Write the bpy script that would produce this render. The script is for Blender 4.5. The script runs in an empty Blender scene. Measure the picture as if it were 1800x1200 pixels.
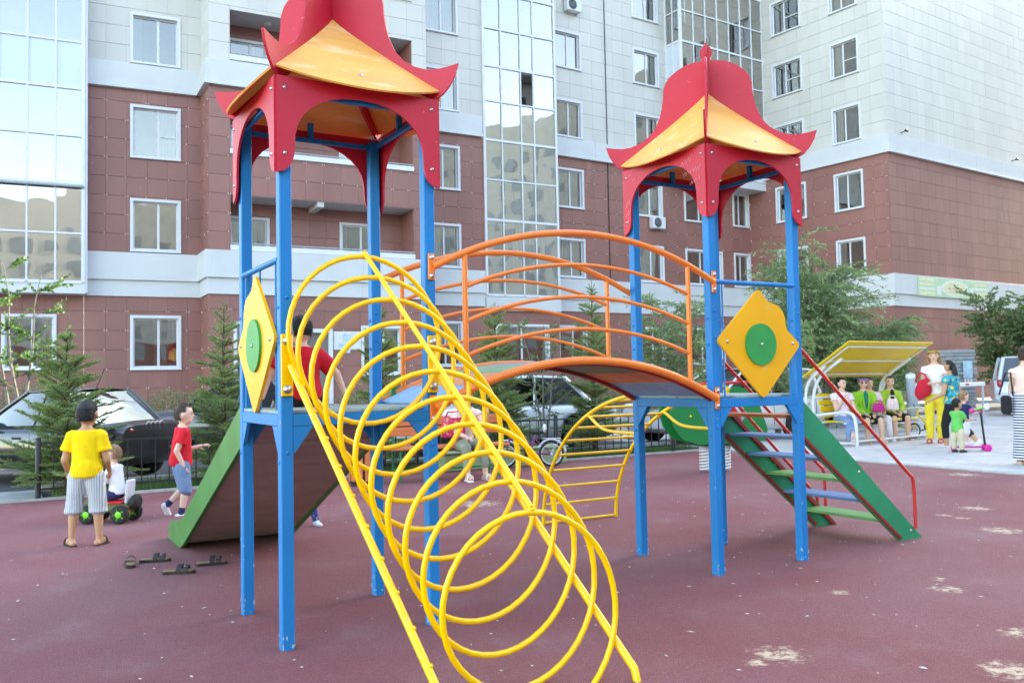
import bpy, bmesh, math, random
from mathutils import Vector, Matrix, Euler, noise as mnoise
from math import sin, cos, pi, radians, sqrt, atan2, hypot

# ------------------------------------------------------------------ camera, sky, sun, exposure
scene = bpy.context.scene
COL = scene.collection
PIT, ROL = 0.0442, 0.0192
cam_d = bpy.data.cameras.new('camera')
cam_d.sensor_width = 36.0
cam_d.lens = 36.0 * 1541.13 / 1800.0
cam_d.clip_start = 0.05
cam_d.clip_end = 600.0
cam_d.dof.use_dof = True
cam_d.dof.focus_distance = 6.0
cam_d.dof.aperture_fstop = 6.3
cam = bpy.data.objects.new('camera', cam_d)
COL.objects.link(cam)
_F = Vector((0, cos(PIT), sin(PIT))); _U = Vector((0, -sin(PIT), cos(PIT))); _R = Vector((1, 0, 0))
_r = _R * cos(ROL) - _U * sin(ROL); _u = _R * sin(ROL) + _U * cos(ROL)
cam.matrix_world = Matrix(((_r.x, _u.x, -_F.x, 0), (_r.y, _u.y, -_F.y, 0), (_r.z, _u.z, -_F.z, 1.35), (0, 0, 0, 1)))
scene.camera = cam

SUN_AZ = radians(90 - 35.5)      # clockwise from +Y
SUN_EL = radians(21)
world = bpy.data.worlds.new('World'); scene.world = world; world.use_nodes = True
wn = world.node_tree.nodes; wl = world.node_tree.links
sky = wn.new('ShaderNodeTexSky'); sky.sky_type = 'NISHITA'; sky.sun_disc = False
sky.sun_elevation = SUN_EL; sky.sun_rotation = SUN_AZ
sky.air_density = 1.0; sky.dust_density = 0.8; sky.ozone_density = 1.0
bgn = wn['Background']; bgn.inputs['Strength'].default_value = 0.15
wl.new(sky.outputs['Color'], bgn.inputs['Color'])
sun_d = bpy.data.lights.new('sun', 'SUN'); sun_d.energy = 2.0; sun_d.angle = radians(1.0); sun_d.color = (1.0, 0.96, 0.90)
sun = bpy.data.objects.new('sun', sun_d); COL.objects.link(sun)
_sd = Vector((sin(SUN_AZ) * cos(SUN_EL), cos(SUN_AZ) * cos(SUN_EL), sin(SUN_EL)))
sun.rotation_euler = _sd.to_track_quat('Z', 'Y').to_euler()
vs = scene.view_settings
vs.view_transform = 'Standard'; vs.look = 'None'; vs.gamma = 1.0; vs.exposure = 2.9; vs.use_white_balance = True; vs.white_balance_temperature = 7550; vs.white_balance_tint = 10; vs.use_curve_mapping = False
scene.cycles.max_bounces = 6; scene.cycles.transparent_max_bounces = 12
scene.cycles.caustics_reflective = False; scene.cycles.caustics_refractive = False
rnd = random.Random(7)

# ------------------------------------------------------------------ materials
def lin(c):
    return tuple(((x / 255.0) / 12.92 if x / 255.0 <= 0.04045 else ((x / 255.0 + 0.055) / 1.055) ** 2.4) for x in c)

MATS = {}
def mat(name, col, rough=0.6, var=0.12, scale=6.0, bump=0.0, bscale=60.0, metal=0.0, wear=None, wear_amt=0.0,
        wear_scale=9.0, rand=0.0, coat=0.0, island=False, spec=0.5, coords='Object', stretch=(1, 1, 1)):
    m = bpy.data.materials.new(name); m.use_nodes = True
    n = m.node_tree.nodes; l = m.node_tree.links
    b = n['Principled BSDF']
    b.inputs['Roughness'].default_value = rough; b.inputs['Metallic'].default_value = metal
    b.inputs['Specular IOR Level'].default_value = spec
    if coat: b.inputs['Coat Weight'].default_value = coat; b.inputs['Coat Roughness'].default_value = 0.08
    tc = n.new('ShaderNodeTexCoord'); mp = n.new('ShaderNodeMapping'); mp.inputs['Scale'].default_value = stretch
    if coords == 'World':
        gp = n.new('ShaderNodeNewGeometry'); l.new(gp.outputs['Position'], mp.inputs['Vector'])
    else: l.new(tc.outputs[coords], mp.inputs['Vector'])
    vec = mp.outputs['Vector']
    c4 = (*col, 1)
    cur = None
    nz = n.new('ShaderNodeTexNoise'); nz.inputs['Scale'].default_value = scale; nz.inputs['Detail'].default_value = 5
    l.new(vec, nz.inputs['Vector'])
    mr = n.new('ShaderNodeMapRange'); mr.inputs['From Min'].default_value = 0.3; mr.inputs['From Max'].default_value = 0.7
    mr.inputs['To Min'].default_value = 1 - var; mr.inputs['To Max'].default_value = 1 + var
    l.new(nz.outputs['Fac'], mr.inputs['Value'])
    val = mr.outputs['Result']
    if rand:
        if island:
            g = n.new('ShaderNodeNewGeometry'); src = g.outputs['Random Per Island']
        else:
            g = n.new('ShaderNodeObjectInfo'); src = g.outputs['Random']
        m2 = n.new('ShaderNodeMapRange'); m2.inputs['To Min'].default_value = 1 - rand; m2.inputs['To Max'].default_value = 1 + rand
        l.new(src, m2.inputs['Value'])
        mm = n.new('ShaderNodeMath'); mm.operation = 'MULTIPLY'; l.new(val, mm.inputs[0]); l.new(m2.outputs['Result'], mm.inputs[1]); val = mm.outputs[0]
    vm = n.new('ShaderNodeVectorMath'); vm.operation = 'SCALE'; vm.inputs[0].default_value = col
    l.new(val, vm.inputs['Scale']); out = vm.outputs['Vector']
    if wear is not None and wear_amt > 0:
        w = n.new('ShaderNodeTexNoise'); w.inputs['Scale'].default_value = wear_scale; w.inputs['Detail'].default_value = 8; w.inputs['Roughness'].default_value = 0.7
        l.new(vec, w.inputs['Vector'])
        r = n.new('ShaderNodeMapRange'); r.inputs['From Min'].default_value = 0.68 - wear_amt * 0.3; r.inputs['From Max'].default_value = 0.72 - wear_amt * 0.2
        l.new(w.outputs['Fac'], r.inputs['Value'])
        mx = n.new('ShaderNodeMix'); mx.data_type = 'RGBA'
        l.new(r.outputs['Result'], mx.inputs['Factor']); l.new(out, mx.inputs['A']); mx.inputs['B'].default_value = (*wear, 1)
        out = mx.outputs['Result']
    l.new(out, b.inputs['Base Color'])
    if bump:
        bn = n.new('ShaderNodeTexNoise'); bn.inputs['Scale'].default_value = bscale; bn.inputs['Detail'].default_value = 4
        l.new(vec, bn.inputs['Vector'])
        bp = n.new('ShaderNodeBump'); bp.inputs['Strength'].default_value = bump; bp.inputs['Distance'].default_value = 0.01
        l.new(bn.outputs['Fac'], bp.inputs['Height']); l.new(bp.outputs['Normal'], b.inputs['Normal'])
    MATS[name] = m
    return m

def stripe_mat(name, c1, c2, freq, axis='Z', duty=0.5, rough=0.85, c3=None):
    m = bpy.data.materials.new(name); m.use_nodes = True
    n = m.node_tree.nodes; l = m.node_tree.links; b = n['Principled BSDF']; b.inputs['Roughness'].default_value = rough
    tc = n.new('ShaderNodeTexCoord'); sp = n.new('ShaderNodeSeparateXYZ'); l.new(tc.outputs['Object'], sp.inputs[0])
    w = n.new('ShaderNodeMath'); w.operation = 'MULTIPLY'; w.inputs[1].default_value = freq; l.new(sp.outputs[axis], w.inputs[0])
    f = n.new('ShaderNodeMath'); f.operation = 'FRACT'; l.new(w.outputs[0], f.inputs[0])
    g = n.new('ShaderNodeMath'); g.operation = 'GREATER_THAN'; g.inputs[1].default_value = duty; l.new(f.outputs[0], g.inputs[0])
    mx = n.new('ShaderNodeMix'); mx.data_type = 'RGBA'; mx.inputs['A'].default_value = (*c1, 1); mx.inputs['B'].default_value = (*c2, 1)
    l.new(g.outputs[0], mx.inputs['Factor']); l.new(mx.outputs['Result'], b.inputs['Base Color'])
    MATS[name] = m
    return m

def glass_mat(name, tint=(0.75, 0.8, 0.8), ior=1.9):
    m = bpy.data.materials.new(name); m.use_nodes = True
    n = m.node_tree.nodes; l = m.node_tree.links
    for x in list(n):
        if x.type == 'BSDF_PRINCIPLED': n.remove(x)
    o = [x for x in n if x.type == 'OUTPUT_MATERIAL'][0]
    t = n.new('ShaderNodeBsdfTransparent'); t.inputs['Color'].default_value = (*tint, 1)
    g = n.new('ShaderNodeBsdfGlossy'); g.inputs['Roughness'].default_value = 0.015; g.inputs['Color'].default_value = (1.0, 0.97, 0.92, 1)
    fr = n.new('ShaderNodeFresnel'); fr.inputs['IOR'].default_value = ior
    tc = n.new('ShaderNodeTexCoord'); nz = n.new('ShaderNodeTexNoise'); nz.inputs['Scale'].default_value = 0.9; nz.inputs['Detail'].default_value = 1
    l.new(tc.outputs['Object'], nz.inputs['Vector'])
    bp = n.new('ShaderNodeBump'); bp.inputs['Strength'].default_value = 0.06; bp.inputs['Distance'].default_value = 0.1
    l.new(nz.outputs['Fac'], bp.inputs['Height']); l.new(bp.outputs['Normal'], g.inputs['Normal'])
    ms = n.new('ShaderNodeMixShader')
    l.new(fr.outputs[0], ms.inputs['Fac']); l.new(t.outputs[0], ms.inputs[1]); l.new(g.outputs[0], ms.inputs[2])
    l.new(ms.outputs[0], o.inputs['Surface'])
    MATS[name] = m
    return m

# ------------------------------------------------------------------ mesh builder
class MB:
    def __init__(s): s.v = []; s.f = []; s.sm = []
    def add(s, vs, fs, smooth=False):
        o = len(s.v); s.v += [tuple(x) for x in vs]
        s.f += [tuple(i + o for i in f) for f in fs]; s.sm += [smooth] * len(fs)
        return s
    def box(s, c, d, M=None, bev=0.0):
        x, y, z = d[0] / 2, d[1] / 2, d[2] / 2
        M = M or Matrix.Identity(3); c = Vector(c)
        if bev <= 0:
            vs = [c + M @ Vector((sx * x, sy * y, sz * z)) for sz in (-1, 1) for sy in (-1, 1) for sx in (-1, 1)]
            return s.add(vs, [(0, 2, 3, 1), (4, 5, 7, 6), (0, 1, 5, 4), (1, 3, 7, 5), (3, 2, 6, 7), (2, 0, 4, 6)])
        b = min(bev, x * .9, y * .9, z * .9)
        # chamfered box: three inset rectangles joined
        vs = []; idx = {}
        for sx in (-1, 1):
            for sy in (-1, 1):
                for sz in (-1, 1):
                    for k in range(3):
                        p = [sx * (x - (b if k != 0 else 0)), sy * (y - (b if k != 1 else 0)), sz * (z - (b if k != 2 else 0))]
                        idx[(sx, sy, sz, k)] = len(vs); vs.append(c + M @ Vector(p))
        fs = []
        for k in range(3):
            a, d2 = [i for i in range(3) if i != k]
            for sg in (-1, 1):
                q = []
                for (sa, sb) in ((-1, -1), (1, -1), (1, 1), (-1, 1)):
                    t = [0, 0, 0]; t[k] = sg; t[a] = sa; t[d2] = sb; q.append(idx[(*t, k)])
                if (sg > 0) == (k == 1): q.reverse()
                fs.append(q)
        for k in range(3):                # edges along axis k
            a, d2 = [i for i in range(3) if i != k]
            for sa in (-1, 1):
                for sb in (-1, 1):
                    t0 = [0, 0, 0]; t0[a] = sa; t0[d2] = sb; t1 = list(t0); t0[k] = -1; t1[k] = 1
                    fs.append((idx[(*t0, a)], idx[(*t1, a)], idx[(*t1, d2)], idx[(*t0, d2)]))
        for sx in (-1, 1):
            for sy in (-1, 1):
                for sz in (-1, 1):
                    fs.append(tuple(idx[(sx, sy, sz, k)] for k in range(3)))
        return s.add(vs, fs)
    def tube(s, path, r, n=10, caps=True, closed=False, smooth=True):
        P = [Vector(p) for p in path]; m = len(P)
        R = r if isinstance(r, (list, tuple)) else [r] * m
        rings = []; up = None
        for i in range(m):
            if closed: t = (P[(i + 1) % m] - P[i - 1])
            else: t = (P[min(i + 1, m - 1)] - P[max(i - 1, 0)])
            t = t.normalized() if t.length > 1e-9 else Vector((0, 0, 1))
            if up is None:
                up = t.orthogonal().normalized()
            else:
                up = up - t * up.dot(t)
                up = up.normalized() if up.length > 1e-6 else t.orthogonal().normalized()
            w = t.cross(up)
            rings.append([P[i] + (up * cos(2 * pi * k / n) + w * sin(2 * pi * k / n)) * R[i] for k in range(n)])
        vs = [p for rg in rings for p in rg]; fs = []
        for i in range(m if closed else m - 1):
            j = (i + 1) % m
            for k in range(n):
                fs.append((i * n + k, i * n + (k + 1) % n, j * n + (k + 1) % n, j * n + k))
        s.add(vs, fs, smooth)
        if caps and not closed:
            s.add(rings[0], [tuple(reversed(range(n)))]); s.add(rings[-1], [tuple(range(n))])
        return s
    def prism(s, poly, M, th, smooth_side=False):
        """poly 2D (x,y) in the frame M (4x4), extruded from z=-th/2 to th/2"""
        n = len(poly)
        A = [M @ Vector((x, y, -th / 2)) for x, y in poly]; B = [M @ Vector((x, y, th / 2)) for x, y in poly]
        s.add(A, [tuple(reversed(range(n)))]); s.add(B, [tuple(range(n))])
        s.add(A + B, [(i, (i + 1) % n, n + (i + 1) % n, n + i) for i in range(n)], smooth_side)
        return s
    def lathe(s, prof, M=None, n=16, smooth=True):
        M = M or Matrix.Identity(4); m = len(prof)
        vs = [M @ Vector((r * cos(2 * pi * k / n), r * sin(2 * pi * k / n), z)) for r, z in prof for k in range(n)]
        fs = [(i * n + k, i * n + (k + 1) % n, (i + 1) * n + (k + 1) % n, (i + 1) * n + k) for i in range(m - 1) for k in range(n)]
        s.add(vs, fs, smooth)
        if prof[0][0] > 1e-5: s.add(vs[:n], [tuple(reversed(range(n)))])
        if prof[-1][0] > 1e-5: s.add(vs[-n:], [tuple(range(n))])
        return s
    def grid(s, P, smooth=True, close_u=False):
        m = len(P); n = len(P[0])
        vs = [p for row in P for p in row]
        fs = [(i * n + j, i * n + (j + 1) % n, (i + 1) * n + (j + 1) % n, (i + 1) * n + j) for i in range(m - 1) for j in range(n if close_u else n - 1)]
        return s.add(vs, fs, smooth)
    def ell(s, c, r, n=12, m=8, M=None, smooth=True):
        M = M or Matrix.Identity(3); c = Vector(c)
        if not isinstance(r, (tuple, list)): r = (r, r, r)
        vs = [c + M @ Vector((0, 0, -r[2]))]
        for i in range(1, m):
            t = -pi / 2 + pi * i / m
            for k in range(n):
                a = 2 * pi * k / n
                vs.append(c + M @ Vector((r[0] * cos(t) * cos(a), r[1] * cos(t) * sin(a), r[2] * sin(t))))
        vs.append(c + M @ Vector((0, 0, r[2]))); N = len(vs) - 1
        fs = [(0, 1 + (k + 1) % n, 1 + k) for k in range(n)]
        for i in range(m - 2):
            for k in range(n):
                fs.append((1 + i * n + k, 1 + i * n + (k + 1) % n, 1 + (i + 1) * n + (k + 1) % n, 1 + (i + 1) * n + k))
        fs += [(1 + (m - 2) * n + k, 1 + (m - 2) * n + (k + 1) % n, N) for k in range(n)]
        return s.add(vs, fs, smooth)
    def mesh(s, name='mesh'):
        me = bpy.data.meshes.new(name); me.from_pydata(s.v, [], s.f)
        me.polygons.foreach_set('use_smooth', s.sm); me.update()
        return me

def link(o): COL.objects.link(o); return o
def tag(o, label, cat, group=None, kind=None):
    if label: o['label'] = label
    if cat: o['category'] = cat
    if group: o['group'] = group
    if kind: o['kind'] = kind
    return o
def obj(name, mb, m, parent=None, fix=False, recalc=False):
    me = mb.mesh(name) if isinstance(mb, MB) else mb
    if recalc or fix:
        bm = bmesh.new(); bm.from_mesh(me); bmesh.ops.recalc_face_normals(bm, faces=bm.faces); bm.to_mesh(me); bm.free()
    o = bpy.data.objects.new(name, me)
    if m is not None and not me.materials:
        me.materials.append(MATS[m] if isinstance(m, str) else m)
    link(o)
    if parent is not None: o.parent = parent
    return o
def thing(name, label, cat, loc=(0, 0, 0), rotz=0.0, group=None):
    o = bpy.data.objects.new(name, None); o.empty_display_size = 0.2
    link(o); o.location = loc; o.rotation_euler = (0, 0, rotz)
    tag(o, label, cat, group)
    return o
def structure(name, mb, m):
    o = obj(name, mb, m, recalc=True); o['kind'] = 'structure'; return o
def copy_tree(root, loc, rotz, label=None, group=None, scale=None):
    r = link(root.copy()); r.location = loc; r.rotation_euler = (0, 0, rotz)
    if scale: r.scale = scale
    if label: r['label'] = label
    if group: r['group'] = group
    for ch in list(root.children):
        c = link(ch.copy()); c.parent = r
        for g in list(ch.children):
            d = link(g.copy()); d.parent = c
    return r
def frame(o, x, y):
    """4x4 with given origin, x and y axes"""
    x = Vector(x).normalized(); y = Vector(y).normalized(); z = x.cross(y)
    return Matrix(((x.x, y.x, z.x, o[0]), (x.y, y.y, z.y, o[1]), (x.z, y.z, z.z, o[2]), (0, 0, 0, 1)))
def arc(p, q, h, n=24, up=Vector((0, 0, 1))):
    """circular arc from p to q with rise h"""
    p = Vector(p); q = Vector(q); out = []; c = (q - p).length
    if abs(h) < 1e-6: return [p.lerp(q, i / n) for i in range(n + 1)]
    R = (c * c / 4 + h * h) / (2 * h); e = (q - p) / c; th = math.asin(c / 2 / R)
    for i in range(n + 1):
        t = -th + 2 * th * i / n
        out.append(p + e * (c / 2 + R * sin(t)) + up * (R * cos(t) - (R - h)))
    return out
def bez(pts, n=12):
    """Catmull-Rom through points"""
    P = [Vector(p) for p in pts]; P = [2 * P[0] - P[1]] + P + [2 * P[-1] - P[-2]]; out = []
    for i in range(1, len(P) - 2):
        for k in range(n):
            t = k / n
            a, b, c, d = P[i - 1], P[i], P[i + 1], P[i + 2]
            out.append(0.5 * ((2 * b) + (c - a) * t + (2 * a - 5 * b + 4 * c - d) * t * t + (3 * b - a - 3 * c + d) * t ** 3))
    out.append(P[-2]); return out
# ------------------------------------------------------------------ material library
mat('asphalt', (0.055, 0.055, 0.058), 0.9, 0.25, 3, 0.3, 220)
mat('concrete', (0.36, 0.35, 0.33), 0.9, 0.18, 4, 0.25, 120)
mat('kerb', (0.42, 0.41, 0.38), 0.9, 0.2, 7, 0.3, 90)
mat('paver', (0.50, 0.465, 0.44), 0.9, 0.12, 9, 0.2, 150, rand=0.10)
mat('paver_field', (0.50, 0.465, 0.44), 0.9, 0.12, 1.2, 0.2, 150, rand=0.10, island=True)
mat('soil', (0.08, 0.06, 0.045), 0.95, 0.3, 8, 0.5, 60)
mat('grass', (0.085, 0.16, 0.035), 0.8, 0.4, 2.5, rand=0.35, island=True)
mat('blue_paint', lin((0, 124, 190)), 0.48, 0.08, 2.5, 0.05, 200, wear=lin((70, 100, 130)), wear_amt=0.09, wear_scale=16, spec=.35)
mat('red_paint', lin((200, 26, 52)), 0.5, 0.09, 2.2, 0.10, 140, wear=lin((206, 110, 120)), wear_amt=0.06, wear_scale=24)
mat('yellow_board', lin((250, 176, 8)), 0.45, 0.06, 3, 0.06, 160, wear=lin((225, 190, 120)), wear_amt=0.12, wear_scale=7)
mat('roof_board', lin((247, 176, 84)), 0.55, 0.10, 2.2, 0.06, 160, wear=lin((246, 198, 136)), wear_amt=0.45, wear_scale=2.4, stretch=(1, 4, 4))
mat('yellow_pipe', lin((255, 200, 0)), 0.33, 0.08, 5, 0.03, 300, wear=lin((205, 190, 150)), wear_amt=0.10, wear_scale=9, coat=0.2)
mat('orange_pipe', lin((245, 128, 40)), 0.38, 0.07, 5, 0.03, 300, wear=lin((200, 120, 80)), wear_amt=0.05, coat=0.2)
mat('green_board', lin((20, 140, 95)), 0.5, 0.12, 4, 0.08, 120, wear=lin((40, 90, 60)), wear_amt=0.05)
mat('slide_green', lin((48, 120, 50)), 0.5, 0.16, 4, 0.08, 120, wear=lin((30, 70, 40)), wear_amt=0.10)
mat('disc_green', lin((35, 150, 70)), 0.5, 0.1, 6, 0.05, 160)
mat('dark_red_metal', lin((150, 38, 34)), 0.5, 0.12, 6, 0.05, 160)
mat('red_pipe', lin((205, 48, 42)), 0.4, 0.08, 6)
mat('deck_board', lin((150, 168, 160)), 0.75, 0.25, 5, 0.15, 90, wear=lin((120, 110, 100)), wear_amt=0.25, wear_scale=6)
mat('slide_under', lin((160, 144, 136)), 0.7, 0.14, 3, 0.1, 60, stretch=(1, 1, 6))
mat('steel', (0.55, 0.55, 0.55), 0.35, 0.1, 20, metal=1.0)
mat('black_metal', (0.016, 0.016, 0.017), 0.5, 0.2, 8)
mat('weld_scar', lin((150, 120, 40)), 0.6, 0.3, 30)
mat('step_blue', lin((82, 120, 165)), 0.65, 0.15, 6, 0.1, 90, wear=lin((110, 115, 125)), wear_amt=0.3)
mat('step_green', lin((92, 150, 78)), 0.65, 0.15, 6, 0.1, 90, wear=lin((120, 130, 110)), wear_amt=0.25)
mat('step_orange', lin((190, 110, 70)), 0.65, 0.15, 6, 0.1, 90)
mat('white_frame', (0.70, 0.71, 0.73), 0.45, 0.03, 3)
mat('white_band', (0.62, 0.63, 0.63), 0.5, 0.04, 1.2, rand=0.02)
mat('band_groove', (0.45, 0.46, 0.46), 0.6, 0.05, 3)
mat('brown_tile', lin((150, 102, 93)), 0.42, 0.11, .55, 0.03, 40, rand=0.07, wear=lin((160, 116, 106)), wear_amt=0.22, wear_scale=.9, coords='World', stretch=(1, 1, .3))
mat('brown_field', lin((150, 102, 93)), 0.42, 0.11, .55, 0.03, 40, rand=0.07, island=True, wear=lin((160, 116, 106)), wear_amt=0.22, wear_scale=.9, coords='World', stretch=(1, 1, .3))
mat('beige_tile', lin((206, 202, 194)), 0.45, 0.055, .55, 0.02, 40, rand=0.035, coords='World', stretch=(1, 1, .3))
mat('beige_field', lin((206, 202, 194)), 0.45, 0.055, .55, 0.02, 40, rand=0.035, island=True, coords='World', stretch=(1, 1, .3))
mat('wall_back', (0.17, 0.10, 0.09), 0.9, 0.1, 3)
mat('wall_back_pale', (0.40, 0.40, 0.38), 0.9, 0.1, 3)
mat('clip', (0.85, 0.83, 0.80), 0.5, 0.1, 5)
mat('plaster', (0.55, 0.54, 0.52), 0.9, 0.05, 3)
mat('room_dark', (0.13, 0.125, 0.12), 0.9, 0.5, 1.3)
mat('curtain', (0.55, 0.52, 0.47), 0.9, 0.25, 1.4, rand=0.3, stretch=(9, 9, 0.6))
mat('spandrel', (0.60, 0.68, 0.76), 0.25, 0.03, 3)
mat('pipe_grey', (0.38, 0.41, 0.44), 0.45, 0.06, 4)
glass_mat('glass', (0.85, 0.88, 0.88), 3.0)
glass_mat('bay_glass', (0.88, 0.9, 0.9), 4.2)
glass_mat('car_glass', (0.14, 0.16, 0.16), 1.30)

def rubber_material():
    m = bpy.data.materials.new('rubber'); m.use_nodes = True
    n = m.node_tree.nodes; l = m.node_tree.links; b = n['Principled BSDF']; b.inputs['Roughness'].default_value = 0.88
    b.inputs['Specular IOR Level'].default_value = 0.3
    tc = n.new('ShaderNodeTexCoord'); V = tc.outputs['Object']
    def nz(sc, d=4, ro=0.55, w=None):
        x = n.new('ShaderNodeTexNoise'); x.inputs['Scale'].default_value = sc; x.inputs['Detail'].default_value = d; x.inputs['Roughness'].default_value = ro
        l.new(w or V, x.inputs['Vector']); return x.outputs['Fac']
    def rmp(f, a, c, t0=0.0, t1=1.0):
        r = n.new('ShaderNodeMapRange'); r.inputs['From Min'].default_value = a; r.inputs['From Max'].default_value = c
        r.inputs['To Min'].default_value = t0; r.inputs['To Max'].default_value = t1; l.new(f, r.inputs['Value']); return r.outputs['Result']
    def mix(f, A, B):
        x = n.new('ShaderNodeMix'); x.data_type = 'RGBA'; l.new(f, x.inputs['Factor'])
        for k, c in (('A', A), ('B', B)):
            if isinstance(c, tuple): x.inputs[k].default_value = (*c, 1)
            else: l.new(c, x.inputs[k])
        return x.outputs['Result']
    def mul(a, c):
        x = n.new('ShaderNodeMath'); x.operation = 'MULTIPLY'
        for i, q in enumerate((a, c)):
            if isinstance(q, float): x.inputs[i].default_value = q
            else: l.new(q, x.inputs[i])
        return x.outputs[0]
    red = lin((136, 77, 78)); dust = lin((145, 98, 99)); pale = lin((160, 128, 126)); dark = lin((118, 70, 70)); sand = lin((222, 198, 165))
    c = mix(rmp(nz(0.42, 5, 0.6), 0.36, 0.66), red, dust)
    c = mix(rmp(nz(1.7, 6, 0.65), 0.55, 0.75, 0, 0.30), c, pale)
    c = mix(rmp(nz(0.9, 5, 0.6), 0.58, 0.75, 0, 0.45), c, dark)
    vo = n.new('ShaderNodeTexVoronoi'); vo.inputs['Scale'].default_value = 210; l.new(V, vo.inputs['Vector'])
    sp = n.new('ShaderNodeSeparateColor'); l.new(vo.outputs['Color'], sp.inputs[0])
    g = rmp(sp.outputs[0], 0, 1, 0.70, 1.28)
    sc = n.new('ShaderNodeVectorMath'); sc.operation = 'SCALE'; l.new(c, sc.inputs[0]); l.new(g, sc.inputs['Scale']); c = sc.outputs['Vector']
    # trodden-in sand
    tot = None
    for (x, y, r) in ((1.265, 4.307, .15), (1.12, 4.19, .07), (2.68, 5.525, .11), (2.0, 5.5, .07), (2.58, 4.6, .10), (2.23, 4.02, .16), (4.55, 8.73, .16), (4.115, 7.5, .18), (4.12, 8.17, .08), (2.76, 5.8, .06), (-.41, 9.73, .28), (4.05, 8.35, .08), (5.9, 11.6, .2)):
        d = n.new('ShaderNodeVectorMath'); d.operation = 'DISTANCE'; l.new(V, d.inputs[0]); d.inputs[1].default_value = (x, y, 0.004)
        q = rmp(d.outputs['Value'], r * 0.1, r * 1.5, 1, 0)
        if tot is None: tot = q
        else:
            a = n.new('ShaderNodeMath'); a.operation = 'MAXIMUM'; l.new(tot, a.inputs[0]); l.new(q, a.inputs[1]); tot = a.outputs[0]
    sm = mul(tot, rmp(nz(17, 9, 0.75), 0.40, 0.62))
    c = mix(rmp(sm, 0.18, 0.55, 0, 0.85), c, sand)
    l.new(c, b.inputs['Base Color'])
    bp = n.new('ShaderNodeBump'); bp.inputs['Strength'].default_value = 0.55; bp.inputs['Distance'].default_value = 0.006
    l.new(vo.outputs['Distance'], bp.inputs['Height']); l.new(bp.outputs['Normal'], b.inputs['Normal'])
    MATS['rubber'] = m
rubber_material()

# ------------------------------------------------------------------ ground, in the yard's own frame (a along the fence, b away from the camera)
AY = 0.53
E1 = Vector((cos(AY), sin(AY), 0)); E2 = Vector((-sin(AY), cos(AY), 0))
def yd(a, b, z=0.0): return E1 * a + E2 * b + Vector((0, 0, z))
def quad(mb, a0, a1, b0, b1, z):
    return mb.add([yd(a0, b0, z), yd(a1, b0, z), yd(a1, b1, z), yd(a0, b1, z)], [(0, 1, 2, 3)])
def ybox(mb, a0, a1, b0, b1, z0, z1):
    P = [yd(a, b, z) for z in (z0, z1) for b in (b0, b1) for a in (a0, a1)]
    return mb.add(P, [(0, 2, 3, 1), (4, 5, 7, 6), (0, 1, 5, 4), (1, 3, 7, 5), (3, 2, 6, 7), (2, 0, 4, 6)])

structure('ground', quad(MB(), -250, 300, -200, 300, -0.012), 'asphalt')
structure('playground_surface', quad(MB(), -16, 11.4, -14, 12.15, 0.0), 'rubber')
structure('lawn', quad(MB(), 0.55, 11.3, 12.25, 13.3, 0.004), 'soil')
m_ = MB(); ybox(m_, -16, 11.4, 12.152, 12.235, -0.01, 0.03); structure('kerb', m_, 'kerb')
m_ = MB(); ybox(m_, 0.5, 11.35, 13.31, 13.42, -0.01, 0.10); structure('kerb', m_, 'kerb')
m_ = MB(); ybox(m_, -16, 0.48, 12.24, 13.4, -0.011, 0.012); structure('pavement', m_, 'concrete')
m_ = MB(); ybox(m_, -40, 40, 22.0, 22.14, -0.01, 0.12); structure('kerb', m_, 'kerb')
structure('pavement', quad(MB(), -40, 60, 22.14, 34, 0.10), 'concrete')
pv = structure('pavement', quad(MB(), 11.52, 40, -14, 17.6, -0.004), 'paver_field')
m_ = MB(); ybox(m_, 11.405, 11.515, -14, 15.5, -0.01, 0.018); structure('kerb', m_, 'kerb')
# paving slabs on the walk beside the play surface: the near ones singly, the rest joined
slab = MB().box((0, 0, 0), (0.495, 0.495, 0.03), None, 0.006).mesh('paving_slab'); slab.materials.append(MATS['paver'])
far = MB(); ns = 0
RA = Matrix.Rotation(AY, 3, 'Z')
slabs = []
for i in range(22):
    for j in range(46):
        a = 11.52 + 0.25 + 0.5 * i; b = -5.2 + 0.25 + 0.5 * j
        c = yd(a, b)
        if c.y < 6 or c.x / c.y > 0.66 or b > 17.4: continue
        slabs.append((hypot(c.x, c.y), c))
slabs.sort(key=lambda t: t[0])
for k, (d, c) in enumerate(slabs):
    z = -0.008 + rnd.uniform(-.002, .002)
    if k < 300:
        o = link(bpy.data.objects.new('paving_slab', slab)); o.parent = pv
        o.location = (c.x, c.y, z); o.rotation_euler = (rnd.uniform(-.004, .004), rnd.uniform(-.004, .004), AY)
    else:
        far.box((c.x, c.y, z), (0.495, 0.495, 0.03), RA)
fo = obj('paving_slabs', far, 'paver_field', pv); fo['kind'] = 'stuff'

# grass blades
gb = MB(); rg = random.Random(3)
for k in range(26000):
    a = rg.uniform(0.6, 11.2); b = rg.uniform(12.27, 13.28)
    p = yd(a, b, 0.004); h = rg.uniform(0.03, 0.10) * (1.4 if mnoise.noise(p * 1.3) > 0.1 else 0.8); t = rg.uniform(0, 2 * pi); w = rg.uniform(.003, .006)
    d = Vector((cos(t), sin(t), 0)); le = Vector((rg.uniform(-1, 1), rg.uniform(-1, 1), 0)) * h * 0.5
    gb.add([p - d * w, p + d * w, p + le + Vector((0, 0, h))], [(0, 1, 2)])
g_ = obj('grass', gb, 'grass'); tag(g_, 'short green grass strip behind the low black fence', 'grass', kind='stuff')
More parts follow.
